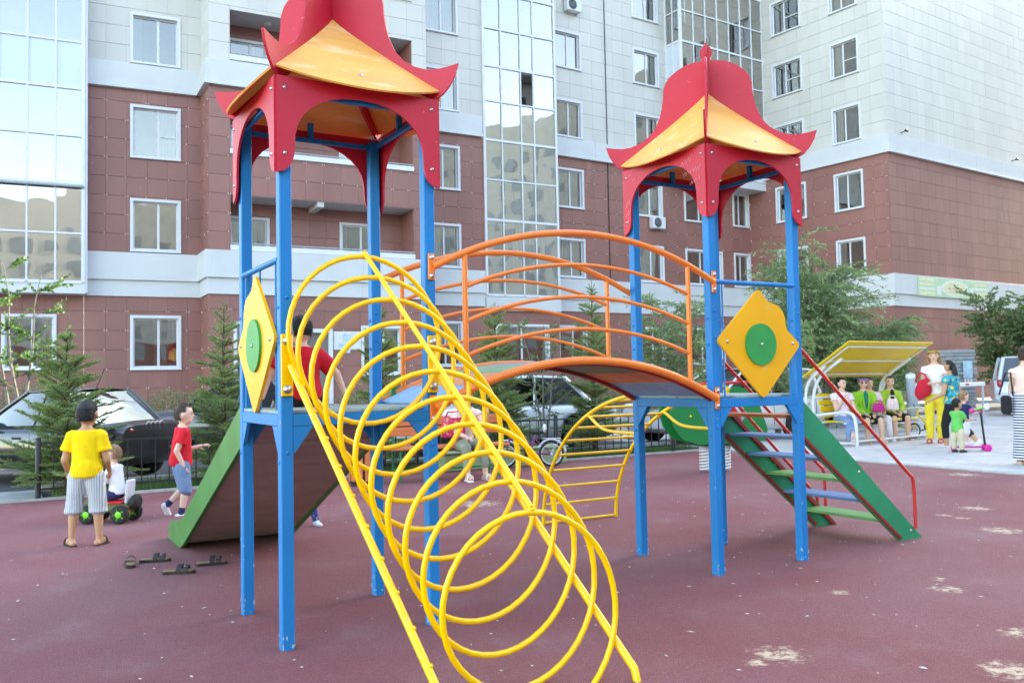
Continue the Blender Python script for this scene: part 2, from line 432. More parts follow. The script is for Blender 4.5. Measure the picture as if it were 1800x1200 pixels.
# litter: seed husks and pale chips trodden about
lb = MB(); rg = random.Random(5)
for k in range(520):
    x = rg.uniform(-4, 6); y = rg.uniform(3.6, 12)
    if x / y > .62 or x / y < -.6: continue
    s_ = rg.uniform(.004, .011) * (1 if rg.random() < .9 else 2.0); t = rg.uniform(0, pi)
    u = Vector((cos(t), sin(t), 0)) * s_ * rg.uniform(.8, 2.0); v = Vector((-sin(t), cos(t), 0)) * s_ * rg.uniform(.4, 1)
    c = Vector((x, y, 0.003))
    lb.add([c - u, c + v * .9, c + u * .8, c - v, c + Vector((0, 0, .005))], [(0, 4, 1), (1, 4, 2), (2, 4, 3), (3, 4, 0)])
mat('litter', (0.55, 0.52, 0.47), 0.8, 0.3, 30)
tag(obj('litter', lb, 'litter'), 'pale scraps and husks scattered over the play surface', 'litter', kind='stuff')
# ------------------------------------------------------------------ apartment buildings
TILE = 0.615
Z_LOW0, Z_LOW1, Z_LOW2, Z_UP0, Z_UP1, Z_TOP = 4.27, 4.79, 5.67, 11.0, 11.84, 21.5
ROWS = [(1.90, 3.67), (5.71, 7.46), (8.76, 10.53), (11.87, 13.57), (14.93, 16.62), (18.02, 19.72)]
class Fac:
    """a vertical wall plane: x along the wall, y into the building, z up"""
    def __init__(s, P, Q, root, s0=0.0, s1=None):
        s.P = Vector((P[0], P[1], 0)); q = Vector((Q[0], Q[1], 0)); s.L = (q - s.P).length; s.e = (q - s.P) / s.L
        s.inn = Vector((-s.e.y, s.e.x, 0)); s.root = root; s.open = []; s.s0 = s0; s.s1 = s.L if s1 is None else s1
        base = root.location
        s.M = Matrix(((s.e.x, s.inn.x, 0, s.P.x - base.x), (s.e.y, s.inn.y, 0, s.P.y - base.y), (0, 0, 1, 0), (0, 0, 0, 1)))
    def shifted(s, d, s0, s1):
        f = Fac(s.P + s.inn * d, s.P + s.inn * d + s.e, s.root, s0, s1); f.L = s.L; return f
    def part(s, name, mb, m, recalc=True):
        o = obj(name, mb, m, s.root, recalc=recalc); o.matrix_local = s.M; return o
    def world(s, x, z, y=0): return s.P + s.e * x + s.inn * y + Vector((0, 0, z))

def cut(rects, o):
    out = []
    for (a, b, c, d) in rects:
        A, B, C, D = o
        if B <= a or A >= b or D <= c or C >= d: out.append((a, b, c, d)); continue
        if A > a: out.append((a, A, c, d))
        if B < b: out.append((B, b, c, d))
        lo, hi = max(a, A), min(b, B)
        if C > c: out.append((lo, hi, c, C))
        if D < d: out.append((lo, hi, D, d))
    return out
def wall_sheet(f, z0, z1, m, y=0.03, name='wall'):
    R = [(f.s0, f.s1, z0, z1)]
    for o in f.open: R = cut(R, o)
    mb = MB()
    for (a, b, c, d) in R: mb.add([(a, y, c), (b, y, c), (b, y, d), (a, y, d)], [(0, 1, 2, 3)])
    return f.part(name, mb, m, False)
POOL = {}
def tiles(f, z0, z1, kind, s0=None, s1=None, off=0.0, zoff=0.0):
    a0 = f.s0 if s0 is None else s0; a1 = f.s1 if s1 is None else s1
    pool = POOL.setdefault(f.root, [])
    zs = [z0]; z = z0 + zoff if zoff else z0 + TILE
    while z < z1 - 0.05: zs.append(z); z += TILE
    zs.append(z1)
    ss = [a0]; x = a0 + off if off else a0 + TILE
    while x < a1 - 0.05: ss.append(x); x += TILE
    ss.append(a1)
    for i in range(len(ss) - 1):
        for k in range(len(zs) - 1):
            R = [(ss[i], ss[i + 1], zs[k], zs[k + 1])]
            for o in f.open: R = cut(R, o)
            for r in R:
                if r[1] - r[0] < .02 or r[3] - r[2] < .02: continue
                c = f.world((r[0] + r[1]) / 2, (r[2] + r[3]) / 2)
                ins = abs(c.x / c.y) < .60 and (c.z - 1.35) / c.y < .47
                size = (r[1] - r[0]) * (r[3] - r[2]) / (c.y ** 2) * (1 if ins else 1e-3) * (1 if c.z > 2.6 else .25)
                pool.append((size, f, r, kind, rnd.uniform(-.002, .002)))
def flush_tiles(root, nmax=290):
    pool = POOL.get(root, []); pool.sort(key=lambda t: -t[0]); shared = {}; rest = {}
    for k, (size, f, r, kind, dz) in enumerate(pool):
        w, h = r[1] - r[0] - .003, r[3] - r[2] - .009; cx, cz = (r[0] + r[1]) / 2, (r[2] + r[3]) / 2
        if k < nmax:
            key = (kind, round(w, 3), round(h, 3))
            if key not in shared:
                shared[key] = MB().box((0, 0, 0), (w, .024, h), None, .003).mesh('cladding_panel')
                shared[key].materials.append(MATS[kind + '_tile'])
            o = link(bpy.data.objects.new('cladding_panel', shared[key])); o.parent = root
            o.matrix_local = f.M @ Matrix.Translation((cx, .006 + dz, cz)) @ Euler((rnd.uniform(-.003, .003), 0, rnd.uniform(-.003, .003))).to_matrix().to_4x4()
        else:
            mb = rest.setdefault(kind, MB()); M = f.M.to_3x3()
            mb.box(f.M @ Vector((cx, .006 + dz, cz)), (w, .024, h), M)
    for kind, mb in rest.items():
        o = obj('cladding_panels', mb, kind + '_field', root); o['kind'] = 'stuff'
def clips(f, z0, z1, s0=None, s1=None):
    """small bright fixing clips at the tile corners, as on the brown cladding"""
    mb = CL.setdefault(f.root, MB()); a0 = f.s0 if s0 is None else s0; a1 = f.s1 if s1 is None else s1; M = f.M.to_3x3()
    z = z0 + TILE
    while z < z1 - .05:
        x = a0 + TILE
        while x < a1 - .05:
            if not any(o[0] - .03 < x < o[1] + .03 and o[2] - .03 < z < o[3] + .03 for o in f.open):
                for dx in (-.035, .035):
                    if rnd.random() < .75: mb.box(f.M @ Vector((x + dx, -.009, z + rnd.uniform(-.006, .006))), (.018, .008, .036), M)
            x += TILE
        z += TILE
CL = {}
def window(f, s0, s1, z0, z1, split=0.56, trim=0.095, rightpane=True, transom=False, curtain=True, depth=0.15):
    mb = MB(); t = trim
    for (a, b, c, d) in ((s0, s1, z1 - t, z1), (s0, s1, z0, z0 + t), (s0, s0 + t, z0 + t, z1 - t), (s1 - t, s1, z0 + t, z1 - t)):
        mb.box(((a + b) / 2, (depth - .05) / 2, (c + d) / 2), (b - a, depth + .05, d - c), None, .004)
    mb.box(((s0 + s1) / 2, -.07, z0 + .02), (s1 - s0 + .02, .05, .025))
    w = f.part('window', mb, 'white_frame')
    a0, a1, c0, c1 = s0 + t, s1 - t, z0 + t, z1 - t; y = depth - .03; b = .045
    xm = a0 + (a1 - a0) * split
    sb = MB()
    for (a, bb, c, d) in ((a0, a1, c1 - b, c1), (a0, a1, c0, c0 + b), (a0, a0 + b, c0 + b, c1 - b), (a1 - b, a1, c0 + b, c1 - b), (xm - b * .8, xm + b * .8, c0 + b, c1 - b)):
        sb.box(((a + bb) / 2, y, (c + d) / 2), (bb - a, .06, d - c))
    if transom: sb.box(((xm + a1) / 2, y - .004, c0 + (c1 - c0) * .45), (a1 - xm - .04, .05, b))
    obj('sash', sb, 'white_frame', w)
    for (a, bb) in ((a0 + b, xm - b * .8), (xm + b * .8, a1 - b)):
        g = MB().add([(a, y, c0 + b), (bb, y, c0 + b), (bb, y, c1 - b), (a, y, c1 - b)], [(0, 1, 2, 3)])
        obj('pane', g, 'glass', w)
    rb = MB(); Y0, Y1 = depth, depth + .9
    V = [(x, yy, z) for yy in (Y0, Y1) for z in (z0, z1) for x in (s0, s1)]
    rb.add(V, [(4, 6, 7, 5), (0, 1, 5, 4), (2, 6, 7, 3), (0, 4, 6, 2), (1, 3, 7, 5)])
    obj('room', rb, 'room_dark', w)
    if curtain:
        cb = MB(); q = rnd.random(); ww = a1 - a0
        spans = [(a0, a0 + ww * rnd.uniform(.2, .5))] if q < .35 else [(a0 + ww * rnd.uniform(.45, .7), a1)] if q < .65 else [(a0, a1)] if q < .85 else []
        for (a, bb) in spans:
            n = max(6, int((bb - a) / .035)); top = []; bot = []
            for i in range(n + 1):
                x = a + (bb - a) * i / n; yy = depth + .10 + .02 * sin(i * 2.1) + rnd.uniform(-.006, .006)
                top.append((x, yy, c1 + .02)); bot.append((x, yy + rnd.uniform(-.01, .01), c0 + .01))
            cb.grid([top, bot])
        if spans: obj('curtain', cb, 'curtain', w)
    f.open.append((s0, s1, z0, z1))
    return w
def band(f, s0, s1, low=True, up=True, ext0=0.0, ext1=0.0):
    def run(z0, z1, proud, m='white_band', step=2.46):
        a = s0 - ext0 * proud; e = s1 + ext1 * proud; n = max(1, round((e - a) / step)); w = (e - a) / n
        for i in range(n):
            mb = MB().box((a + w * (i + .5), .08 - (proud + .08) / 2 - .0, (z0 + z1) / 2), (w - .004, proud + .08, z1 - z0), None, .004)
            f.part('band_panel', mb, m)
    if low:
        run(Z_LOW0, Z_LOW1, .07); run(Z_LOW1 + .002, Z_LOW2, .16)
        f.open.append((s0 - 1, s1 + 1, Z_LOW0, Z_LOW2))
    if up:
        run(Z_UP0 + .11, Z_UP1, .10); run(Z_UP0 + .055, Z_UP0 + .108, .135, step=6); run(Z_UP0, Z_UP0 + .053, .17, step=6)
        f.open.append((s0 - 1, s1 + 1, Z_UP0, Z_UP1))
def upper(f, z0=Z_TOP, z1=30):
    f.part('upper_wall', MB().add([(f.s0, .03, z0), (f.s1, .03, z0), (f.s1, .03, z1), (f.s0, .03, z1)], [(0, 1, 2, 3)]), 'beige_field', False)
def dress(f, low=True, clip=True):
    """backing, tiles below the lower band, between the bands and above"""
    wall_sheet(f, -.1, Z_UP0, 'wall_back'); wall_sheet(f, Z_UP0, Z_TOP, 'wall_back_pale', name='wall')
    if low: tiles(f, 0.1, Z_LOW0, 'brown')
    tiles(f, Z_LOW2, Z_UP0, 'brown'); tiles(f, Z_UP1, Z_TOP, 'beige')
    if clip: clips(f, Z_LOW2, Z_UP0); clips(f, 0.1, Z_LOW0)
    upper(f)
def plain(f, m='brown_field', m2='beige_field', z1=30):
    f.part('wall', MB().add([(f.s0, 0, -.1), (f.s1, 0, -.1), (f.s1, 0, Z_UP0), (f.s0, 0, Z_UP0)], [(0, 1, 2, 3)]), m, False)
    f.part('wall', MB().add([(f.s0, 0, Z_UP0), (f.s1, 0, Z_UP0), (f.s1, 0, z1), (f.s0, 0, z1)], [(0, 1, 2, 3)]), m2, False)
def bay(f, xs, zs, spandrels=(), glassm='bay_glass', depth=0.95, b=0.05, openp=(), inner='plaster'):
    """glazed curtain wall: frame bars, each pane a piece, spandrel panels, and a balcony room behind"""
    fr = MB()
    x0, x1, z0, z1 = xs[0], xs[-1], zs[0], zs[-1]
    for i, x in enumerate(xs): fr.box((x, .0, (z0 + z1) / 2), (b * (2.0 if i in (0, len(xs) - 1) else 1.1), .09, z1 - z0), None, .004)
    for i, z in enumerate(zs):
        for k in range(len(xs) - 1):
            fr.box(((xs[k] + xs[k + 1]) / 2, .002, z), (xs[k + 1] - xs[k] - b * 1.1, .085, b * (1.9 if i % 2 == 0 else 1.2)))
    o = f.part('glazed_bay', fr, 'white_frame')
    for i in range(len(zs) - 1):
        for k in range(len(xs) - 1):
            a, c, lo, hi = xs[k] + b * .5, xs[k + 1] - b * .5, zs[i] + b * .6, zs[i + 1] - b * .6
            if (i, k) in openp: continue
            q = [(a, .01, lo), (c, .01, lo), (c, .01, hi), (a, .01, hi)]
            if i in spandrels: obj('spandrel', MB().box(((a + c) / 2, .01, (lo + hi) / 2), (c - a, .02, hi - lo)), 'spandrel', o)
            else:
                ty = rnd.uniform(-.004, .004); tx = rnd.uniform(-.004, .004)
                q = [(x, y + (ty if x == c else -ty) + (tx if z == hi else -tx), z) for x, y, z in q]
                obj('pane', MB().add(q, [(0, 1, 2, 3)]), glassm, o)
    room = MB()
    room.add([(x0, depth, z0), (x1, depth, z0), (x1, depth, z1), (x0, depth, z1)], [(0, 1, 2, 3)])
    for x in (x0 + .03, x1 - .03): room.add([(x, .06, z0), (x, depth, z0), (x, depth, z1), (x, .06, z1)], [(0, 1, 2, 3)])
    for i in range(0, len(zs), 2): room.box(((x0 + x1) / 2, depth / 2 + .05, zs[i]), (x1 - x0 - .06, depth - .1, .16))
    obj('balcony', room, inner, o)
    for i in range(0, len(zs) - 1, 2):          # things on the glazed balconies: a parapet panel, curtains, doors
        z = zs[i]; mb = MB(); mb.box(((x0 + x1) / 2, .14, z + .5), (x1 - x0 - .1, .04, .8)); obj('parapet', mb, 'parapet_inside', o)
        if rnd.random() < .8:
            a = x0 + (x1 - x0) * rnd.uniform(.08, .5); mb = MB(); top = []; bot = []
            for q in range(15):
                x = a + q * .06; yy = .3 + .03 * sin(q * 1.9); top.append((x, yy, zs[min(i + 2, len(zs) - 1)] - .2)); bot.append((x, yy, z + .9))
            mb.grid([top, bot]); obj('curtain', mb, 'curtain', o)
        mb = MB(); a = x0 + (x1 - x0) * rnd.uniform(.3, .7); mb.box((a, depth - .02, z + 1.25), (.8, .03, 2.1)); obj('balcony_door', mb, 'room_dark', o)
    f.open.append((x0 - .05, x1 + .05, z0, max(z1, Z_TOP)))
    return o
mat('parapet_inside', (0.50, 0.47, 0.42), 0.8, 0.3, 1.1, rand=0.3)

V_ = dict(S1L=(-13.44, 27.487), S1R=(-10.271, 28.979), S2aL=(-9.552, 27.696), S2aR=(-2.904, 31.177), S2bL=(-2.75, 33.565), S2bR=(-1.07, 34.49),
          S3L=(1.922, 37.437), S4R=(12.184, 44.055), S6L=(16.629, 38.015), S6R=(24.81, 43.686))
# ---- block with the loggias
bA = thing('apartment_building', 'apartment block with open loggias, brown tiles below and pale tiles above, behind the left tower', 'building', (-8.0, 29.5, 0), group='joined apartment blocks round the yard')
f1 = Fac(V_['S1L'], V_['S1R'], bA)
for z0, z1 in ROWS[:5]: window(f1, 1.33, 2.87, z0, z1, transom=(z0 > 8 and z0 < 9))
band(f1, 0.0, 3.5); dress(f1)
f0w = Fac(V_['S1L'], V_['S1R'], bA, -6.0, -0.002)
window(f0w, -2.25, -0.76, 1.93, 3.67); window(f0w, -5.2, -3.7, 1.93, 3.67)
wall_sheet(f0w, -.1, 4.3, 'wall_back'); tiles(f0w, .1, 4.27, 'brown')
f0 = f1.shifted(-0.6, -6.0, 0.0)
bay(f0, [-5.4, -4.63, -3.86, -3.09, -2.32, -1.55, -.78, -.02], [4.62, 6.12, 7.66, 9.16, 10.66, 12.12, 13.66, 15.2, 16.7], spandrels=(4,), depth=.56)
mb = MB(); mb.box((-2.7, .29, 4.44), (5.5, .60, .34)); f0.part('bay_floor', mb, 'white_band')
f0.part('bay_side', MB().box((.05, .29, 10.6), (.10, .56, 12.6)), 'white_frame')
mb = MB(); mb.tube([(-5.5, -.10, 7.58), (0.0, -.10, 7.58)], .055, 10); f0.part('handrail', mb, 'pipe_grey')
fr1 = Fac(V_['S1R'], V_['S2aL'], bA)
band(fr1, 0.02, fr1.L, ext1=1.0); dress(fr1)
f2 = Fac(V_['S2aL'], V_['S2aR'], bA)
LOG = [(5.69, 7.49), (8.82, 10.57), (11.90, 13.56), (14.98, 16.7)]
for z0, z1 in LOG: f2.open.append((.65, 6.95, z0, z1))
window(f2, .72, 1.75, 1.6, 3.40); window(f2, 4.95, 6.45, 1.6, 3.32)
# street door with its frame
f2.open.append((2.9, 3.95, 0.1, 3.19))
mb = MB()
for (a, b, c, d) in ((2.9, 3.95, 3.06, 3.19), (2.9, 3.03, .1, 3.06), (3.82, 3.95, .1, 3.06)): mb.box(((a + b) / 2, .02, (c + d) / 2), (b - a, .18, d - c), None, .005)
dr = f2.part('door', mb, 'white_frame')
mat('door_wood', (0.20, 0.16, 0.14), 0.6, 0.25, 3, 0.1, 40, stretch=(14, 1, .6))
obj('door_leaf', MB().box((3.425, .09, 1.58), (.79, .05, 2.96), None, .006), 'door_wood', dr)
obj('handle', MB().tube([(3.72, .05, 1.15), (3.72, .02, 1.15), (3.62, .02, 1.15)], .012, 8), 'steel', dr)
band(f2, 0.02, 7.5, ext0=0.0, up=True)
dress(f2)
f2b = f2.shifted(1.25, .45, 7.15)
for z0, z1 in LOG:
    mb = MB()
    mb.box((3.8, .64, z1 + .06), (6.5, 1.26, .12)); mb.box((3.8, .66, z0 - .3), (6.5, 1.22, .10))
    lg = f2.part('loggia', mb, 'plaster')
    obj('ceiling_beam', MB().box((3.6, .62, z1 - .09), (.22, 1.2, .18)), 'plaster', lg)
    obj('sill', MB().box((3.8, .0, z0 + .09), (6.32, .12, .17), None, .004), 'white_frame', lg)
    r_ = MB(); r_.tube([(.66, -.02, z0 + .235), (6.94, -.02, z0 + .235)], .022, 8)
    for k in range(9): r_.tube([(.8 + k * .75, -.02, z0 + .17), (.8 + k * .75, -.02, z0 + .235)], .012, 6)
    obj('handrail', r_, 'pipe_grey', lg)
    for x in (.655, 6.945): obj('side_wall', MB().box((x, .66, (z0 + z1) / 2 - .1), (.02, 1.2, z1 - z0 + .3)), 'brown_tile', lg)
    if z0 > 11: obj('ceiling_lamp', MB().lathe([(0, 0), (.1, .0), (.12, .03), (.12, .06), (0, .06)], Matrix.Translation((2.0, .6, z1 - .06)), 12), 'white_frame', lg)
    window(f2b, .78, 2.15, z0 - .1, z1 - .45, depth=.1); window(f2b, 4.6, 6.05, z0 - .1, z1 - .42, depth=.1)
for z0, z1 in LOG:
    tiles(f2b, z0 - .25, z1, 'brown' if z0 < 11 else 'brown', zoff=.4); 
wall_sheet(f2b, 5.0, 17, 'wall_back', y=.03)
pb = (-3.67, 33.06)
fr2 = Fac(V_['S2aR'], (-3.95, 33.17), bA); plain(fr2)
f3 = Fac(V_['S2bL'], V_['S2bR'], bA, -1.0, 2.0)
for z0, z1 in ROWS[:5]: window(f3, -.6, .95, z0, z1)
band(f3, -1.0, 1.93)
dress(f3)
g2 = f3.shifted(-.05, 2.0, 5.4)
bay(g2, [2.03, 2.82, 3.72, 4.33, 5.38], [4.74, 6.34, 7.74, 9.35, 10.95, 12.53, 13.96, 15.49, 17.0, 18.6], depth=1.0, openp=((5, 2),))
mb = MB(); mb.box((3.7, .5, 4.66), (3.46, 1.0, .12)); mb.box((3.7, .0, 4.36), (3.46, .16, .48), None, .004); g2.part('bay_floor', mb, 'white_band')
g2w = f3.shifted(.02, 2.0, 5.4); window(g2w, 2.4, 4.9, 1.9, 3.6, split=.5); wall_sheet(g2w, -.1, 4.3, 'wall_back'); tiles(g2w, .1, 4.2, 'brown')
fr3 = Fac((1.98, 36.17), V_['S3L'], bA); plain(fr3)
flush_tiles(bA)
# ---- recessed block
bB = thing('apartment_building', 'recessed apartment block with air conditioners, between loggia block and right wing', 'building', (7.0, 41.0, 0), group='joined apartment blocks round the yard')
f4 = Fac(V_['S3L'], V_['S4R'], bB, -.25)
for z0, z1 in ROWS:
    window(f4, .06, 1.62, z0, z1); window(f4, 4.62, 6.25, z0, z1)
    if z0 < 11: window(f4, 7.63, 10.12, z0, z1, split=.42); window(f4, 10.92, 12.10, z0, z1, split=.45)
f4.part('joint_strip', MB().box((3.0, -.02, 11.6), (.03, .04, 14.5)), 'black_metal')
band(f4, -.25, 12.21)
gb4 = f4.shifted(-.99, 6.73, 12.35)
f4.open.append((6.73, 12.3, 10.9, Z_TOP))
dress(f4)
_xs = [6.76 + i * (5.55 / 7) for i in range(8)]
bay(gb4, _xs, [10.9, 12.4, 13.95, 15.5, 17.03, 18.5, 20.1, 21.5], spandrels=(0,), depth=.95)
gl4 = Fac(gb4.world(6.73, 0, .99), gb4.world(6.73, 0, 0), bB); bay(gl4, [0.02, .5, .96], [10.9, 12.4, 13.95, 15.5, 17.03, 18.5, 20.1, 21.5], spandrels=(0, 3), depth=.3)
mb = MB(); mb.box((9.55, .5, 10.66), (5.7, 1.05, .36)); gb4.part('bay_floor', mb, 'white_band')
flush_tiles(bB)
# ---- right wing
bC = thing('apartment_building', 'corner wing with a windowless pale and pinkish tiled end wall at the right', 'building', (16.6, 40.0, 0), group='joined apartment blocks round the yard')
f5 = Fac(V_['S4R'], V_['S6L'], bC)
for z0, z1 in ROWS:
    if z0 > 3: window(f5, 1.58, 3.31, z0, z1, split=.42, transom=(z0 > 12)); window(f5, 4.81, 6.28, z0, z1, split=.42, transom=(z0 > 14))
window(f5, 1.58, 3.31, 1.9, 3.67); window(f5, 4.81, 6.28, 1.9, 3.67)
band(f5, 0.0, f5.L, ext1=1.0); dress(f5)
f6 = Fac(V_['S6L'], V_['S6R'], bC, 0.0, 17.0)
band(f6, 0.0, 17.0); dress(f6, clip=False)
flush_tiles(bC)
for r_, mb in CL.items():
    o = obj('panel_clips', mb, 'clip', r_); o['kind'] = 'stuff'

# ---- things fixed to the walls
def ac_unit(f, x, z, label):
    t = thing('air_conditioner', label, 'air conditioner', f.world(x, z, -.02), atan2(f.e.y, f.e.x), 'air conditioner units on the facade')
    obj('casing', MB().box((0, -.17, .28), (.78, .28, .54), None, .02), 'white_frame', t)
    fan = MB()
    for r in (.07, .13, .19, .225): fan.tube([(-.1 + r * cos(a * pi / 12), -.325, .28 + r * sin(a * pi / 12)) for a in range(24)], .006, 5, closed=True)
    for a in range(8): fan.tube([(-.1, -.322, .28), (-.1 + .22 * cos(a * pi / 4), -.322, .28 + .22 * sin(a * pi / 4))], .004, 4)
    obj('fan_grille', fan, 'pipe_grey', t)
    obj('fan', MB().lathe([(0, 0), (.215, 0), (.215, .012), (0, .012)], Matrix.Translation((-.1, -.31, .28)) @ Matrix.Rotation(pi / 2, 4, 'X'), 20), 'black_metal', t)
    for sx in (-.28, .28):
        br = MB(); br.box((sx, -.17, -.02), (.04, .34, .03)); br.box((sx, 0, .1), (.04, .03, .25)); obj('bracket', br, 'pipe_grey', t)
ac_unit(f4, 5.75, 8.22, 'white air conditioner under a window on the brown tiles')
ac_unit(f4, 1.1, 17.45, 'white air conditioner on the pale tiles at the top of the picture')
mat('paper', (0.7, 0.7, 0.66), 0.8, 0.1, 4)
mat('paper_blue', (0.45, 0.62, 0.70), 0.8, 0.2, 9)
nb = thing('notice_board', 'white notice board with pinned papers beside the street door', 'notice board', f2.world(3.98, 2.5, -.03), atan2(f2.e.y, f2.e.x))
obj('board', MB().box((.48, 0, .3), (.95, .02, .62), None, .004), 'paper', nb)
for k, (x, z, w, h) in enumerate(((.18, .38, .2, .28), (.45, .40, .22, .26), (.74, .38, .24, .3), (.3, .12, .24, .16), (.7, .1, .26, .15), (.42, -.06, .3, .12))):
    obj('sheet', MB().box((x, -.014 - .001 * k, z), (w, .003, h)), 'paper_blue' if k % 2 else 'paper', nb)
mat('banner_green', (0.52, 0.68, 0.44), 0.6, 0.08, 3); mat('banner_yellow', (0.78, 0.74, 0.46), 0.6, 0.1, 5); mat('banner_white', (0.75, 0.78, 0.7), 0.6, 0.05, 5); mat('banner_red', (0.75, 0.42, 0.34), .6)
bn = thing('banner', 'faded green and yellow advertising banner on the white band of the end wall', 'banner', f6.world(1.6, 4.76, -.18), atan2(f6.e.y, f6.e.x))
obj('sheet', MB().box((3.05, 0, .43), (6.1, .012, .87), None, .002), 'banner_green', bn)
for k, (x, z, w, h, m_) in enumerate(((.72, .76, 1.2, .15, 'banner_yellow'), (.72, .54, 1.25, .12, 'banner_yellow'), (.72, .34, 1.25, .10, 'banner_white'), (.75, .14, 1.3, .13, 'banner_yellow'),
        (5.4, .70, 1.15, .14, 'banner_yellow'), (5.4, .48, 1.2, .12, 'banner_white'), (5.4, .28, 1.2, .10, 'banner_yellow'), (5.4, .1, 1.2, .1, 'banner_yellow'))):
    obj('print', MB().box((x, -.010, z), (w, .004, h)), m_, bn)
el = [(3.1 + 1.15 * cos(a * pi / 16), .43 + .38 * sin(a * pi / 16)) for a in range(32)]
obj('print', MB().prism(el, Matrix(((1, 0, 0, 0), (0, 0, -1, -.010), (0, 1, 0, 0), (0, 0, 0, 1))), .004), 'banner_white', bn)
el = [(3.1 + 1.0 * cos(a * pi / 16), .43 + .31 * sin(a * pi / 16)) for a in range(32)]
obj('print', MB().prism(el, Matrix(((1, 0, 0, 0), (0, 0, -1, -.014), (0, 1, 0, 0), (0, 0, 0, 1))), .004), 'banner_yellow', bn)
for k, (z, w) in enumerate(((.60, .7), (.42, 1.35), (.26, 1.0))):
    q = MB()
    for i in range(int(w / .11)): q.box((3.1 - w / 2 + .11 * i + .05, -.020, z), (.07, .004, .11 if i % 3 else .09))
    obj('lettering', q, 'banner_green' if k != 1 else 'banner_red', bn)
for x in (1.75, 4.55): obj('print', MB().box((x, -.010, .3), (.35, .004, .42)), 'banner_white', bn)
for k, (x, z, lb) in enumerate(((1.0, 12.0, 'small black floodlight over the corner of the end wall'), (10.9, 12.0, 'small black floodlight high on the end wall at the right edge'))):
    t = thing('floodlight', lb, 'lamp', f6.world(x, z, -.02), atan2(f6.e.y, f6.e.x), 'floodlights on the end wall')
    obj('arm', MB().tube([(0, 0, 0), (0, -.22, .02)], .02, 6), 'black_metal', t)
    obj('head', MB().box((0, -.28, .03), (.24, .08, .11), Euler((.5, 0, 0)).to_matrix(), .02), 'black_metal', t)

# ---- neighbouring blocks outside the frame: one across the yard (mirrored in the glazing), one added unseen to the right to keep the sun off the yard
mat('far_window', (0.32, 0.34, 0.36), .2, .2, .5)
def far_block(loc, rot, w, d, h, label):
    t = thing('apartment_building', label, 'building', loc, rot, 'apartment blocks outside the frame')
    obj('wall', MB().box((0, 0, h / 2 + 3.5), (w, d, h - 7)), 'beige_field', t)
    obj('lower_wall', MB().box((0, 0, 3.5), (w + .1, d + .1, 7.1)), 'brown_field', t)
    wm = MB()
    for r in range(int(h / 3.08) - 1):
        for c in range(int(w / 3.2)):
            wm.box((-w / 2 + 1.8 + c * 3.2, d / 2 + .03, 2.8 + r * 3.08), (1.5, .1, 1.6))
    o = obj('window_rows', wm, 'far_window', t); o['kind'] = 'stuff'
    return t
far_block((46, -62, 0), radians(30), 100, 14, 27, 'apartment block across the yard, seen only mirrored in the glazing')
far_block((74, 8, 0), radians(100), 110, 16, 36, 'unseen apartment block added beyond the right edge to shade the yard')
# ------------------------------------------------------------------ the climbing frame: two roofed towers, bridge, coil tunnel, slide, stairs, arched ladder
OL = (-1.193, 4.509, 0.0)
play = thing('climbing_frame', 'climbing frame of two blue towers with red pagoda roofs joined by an orange arched bridge', 'climbing frame', OL, AY)
S = 0.888; PW = 0.065; ZD = 1.215; XR = 2.97
def bolt(mb, p, nrm, r=0.011):
    q = Vector(nrm).to_track_quat('Z', 'Y').to_matrix().to_4x4(); q.translation = Vector(p)
    mb.lathe([(r * 1.5, 0), (r * 1.5, .002), (r, .003), (r * .8, .008), (0, .010)], q, 10)
def arch_poly():
    """front board of the roof with its arched cut-out; unit width 0..1, depth below the top edge 0..1"""
    half = [(0.0, 1.0), (0.035, 0.985), (0.062, 0.95), (0.085, 0.89), (0.097, 0.81), (0.100, 0.70), (0.104, 0.60), (0.118, 0.49), (0.145, 0.40), (0.19, 0.31), (0.25, 0.235), (0.32, 0.18), (0.40, 0.145), (0.5, 0.132)]
    inner = half + [(1 - x, y) for x, y in reversed(half[:-1])]
    return inner + [(1.0, 0.0), (0.75, -0.0), (0.5, 0.0), (0.25, 0.0), (0.0, 0.0)]
Z1, Z2 = 2.955, 2.449
FIN = [(0.0, 3.905), (0.012, 3.885), (0.034, 3.858), (0.048, 3.83), (0.044, 3.80), (0.03, 3.775), (0.034, 3.762), (0.09, 3.757), (0.16, 3.74), (0.225, 3.705), (0.275, 3.665), (0.31, 3.62), (0.33, 3.565), (0.335, 3.49), (0.345, 3.42), (0.365, 3.345), (0.40, 3.27),
       (0.45, 3.21), (0.52, 3.165), (0.59, 3.14), (0.66, 3.135), (0.72, 3.142), (0.785, 3.155), (0.765, 3.09), (0.735, 3.035), (0.69, 2.985), (0.635, 2.955)]
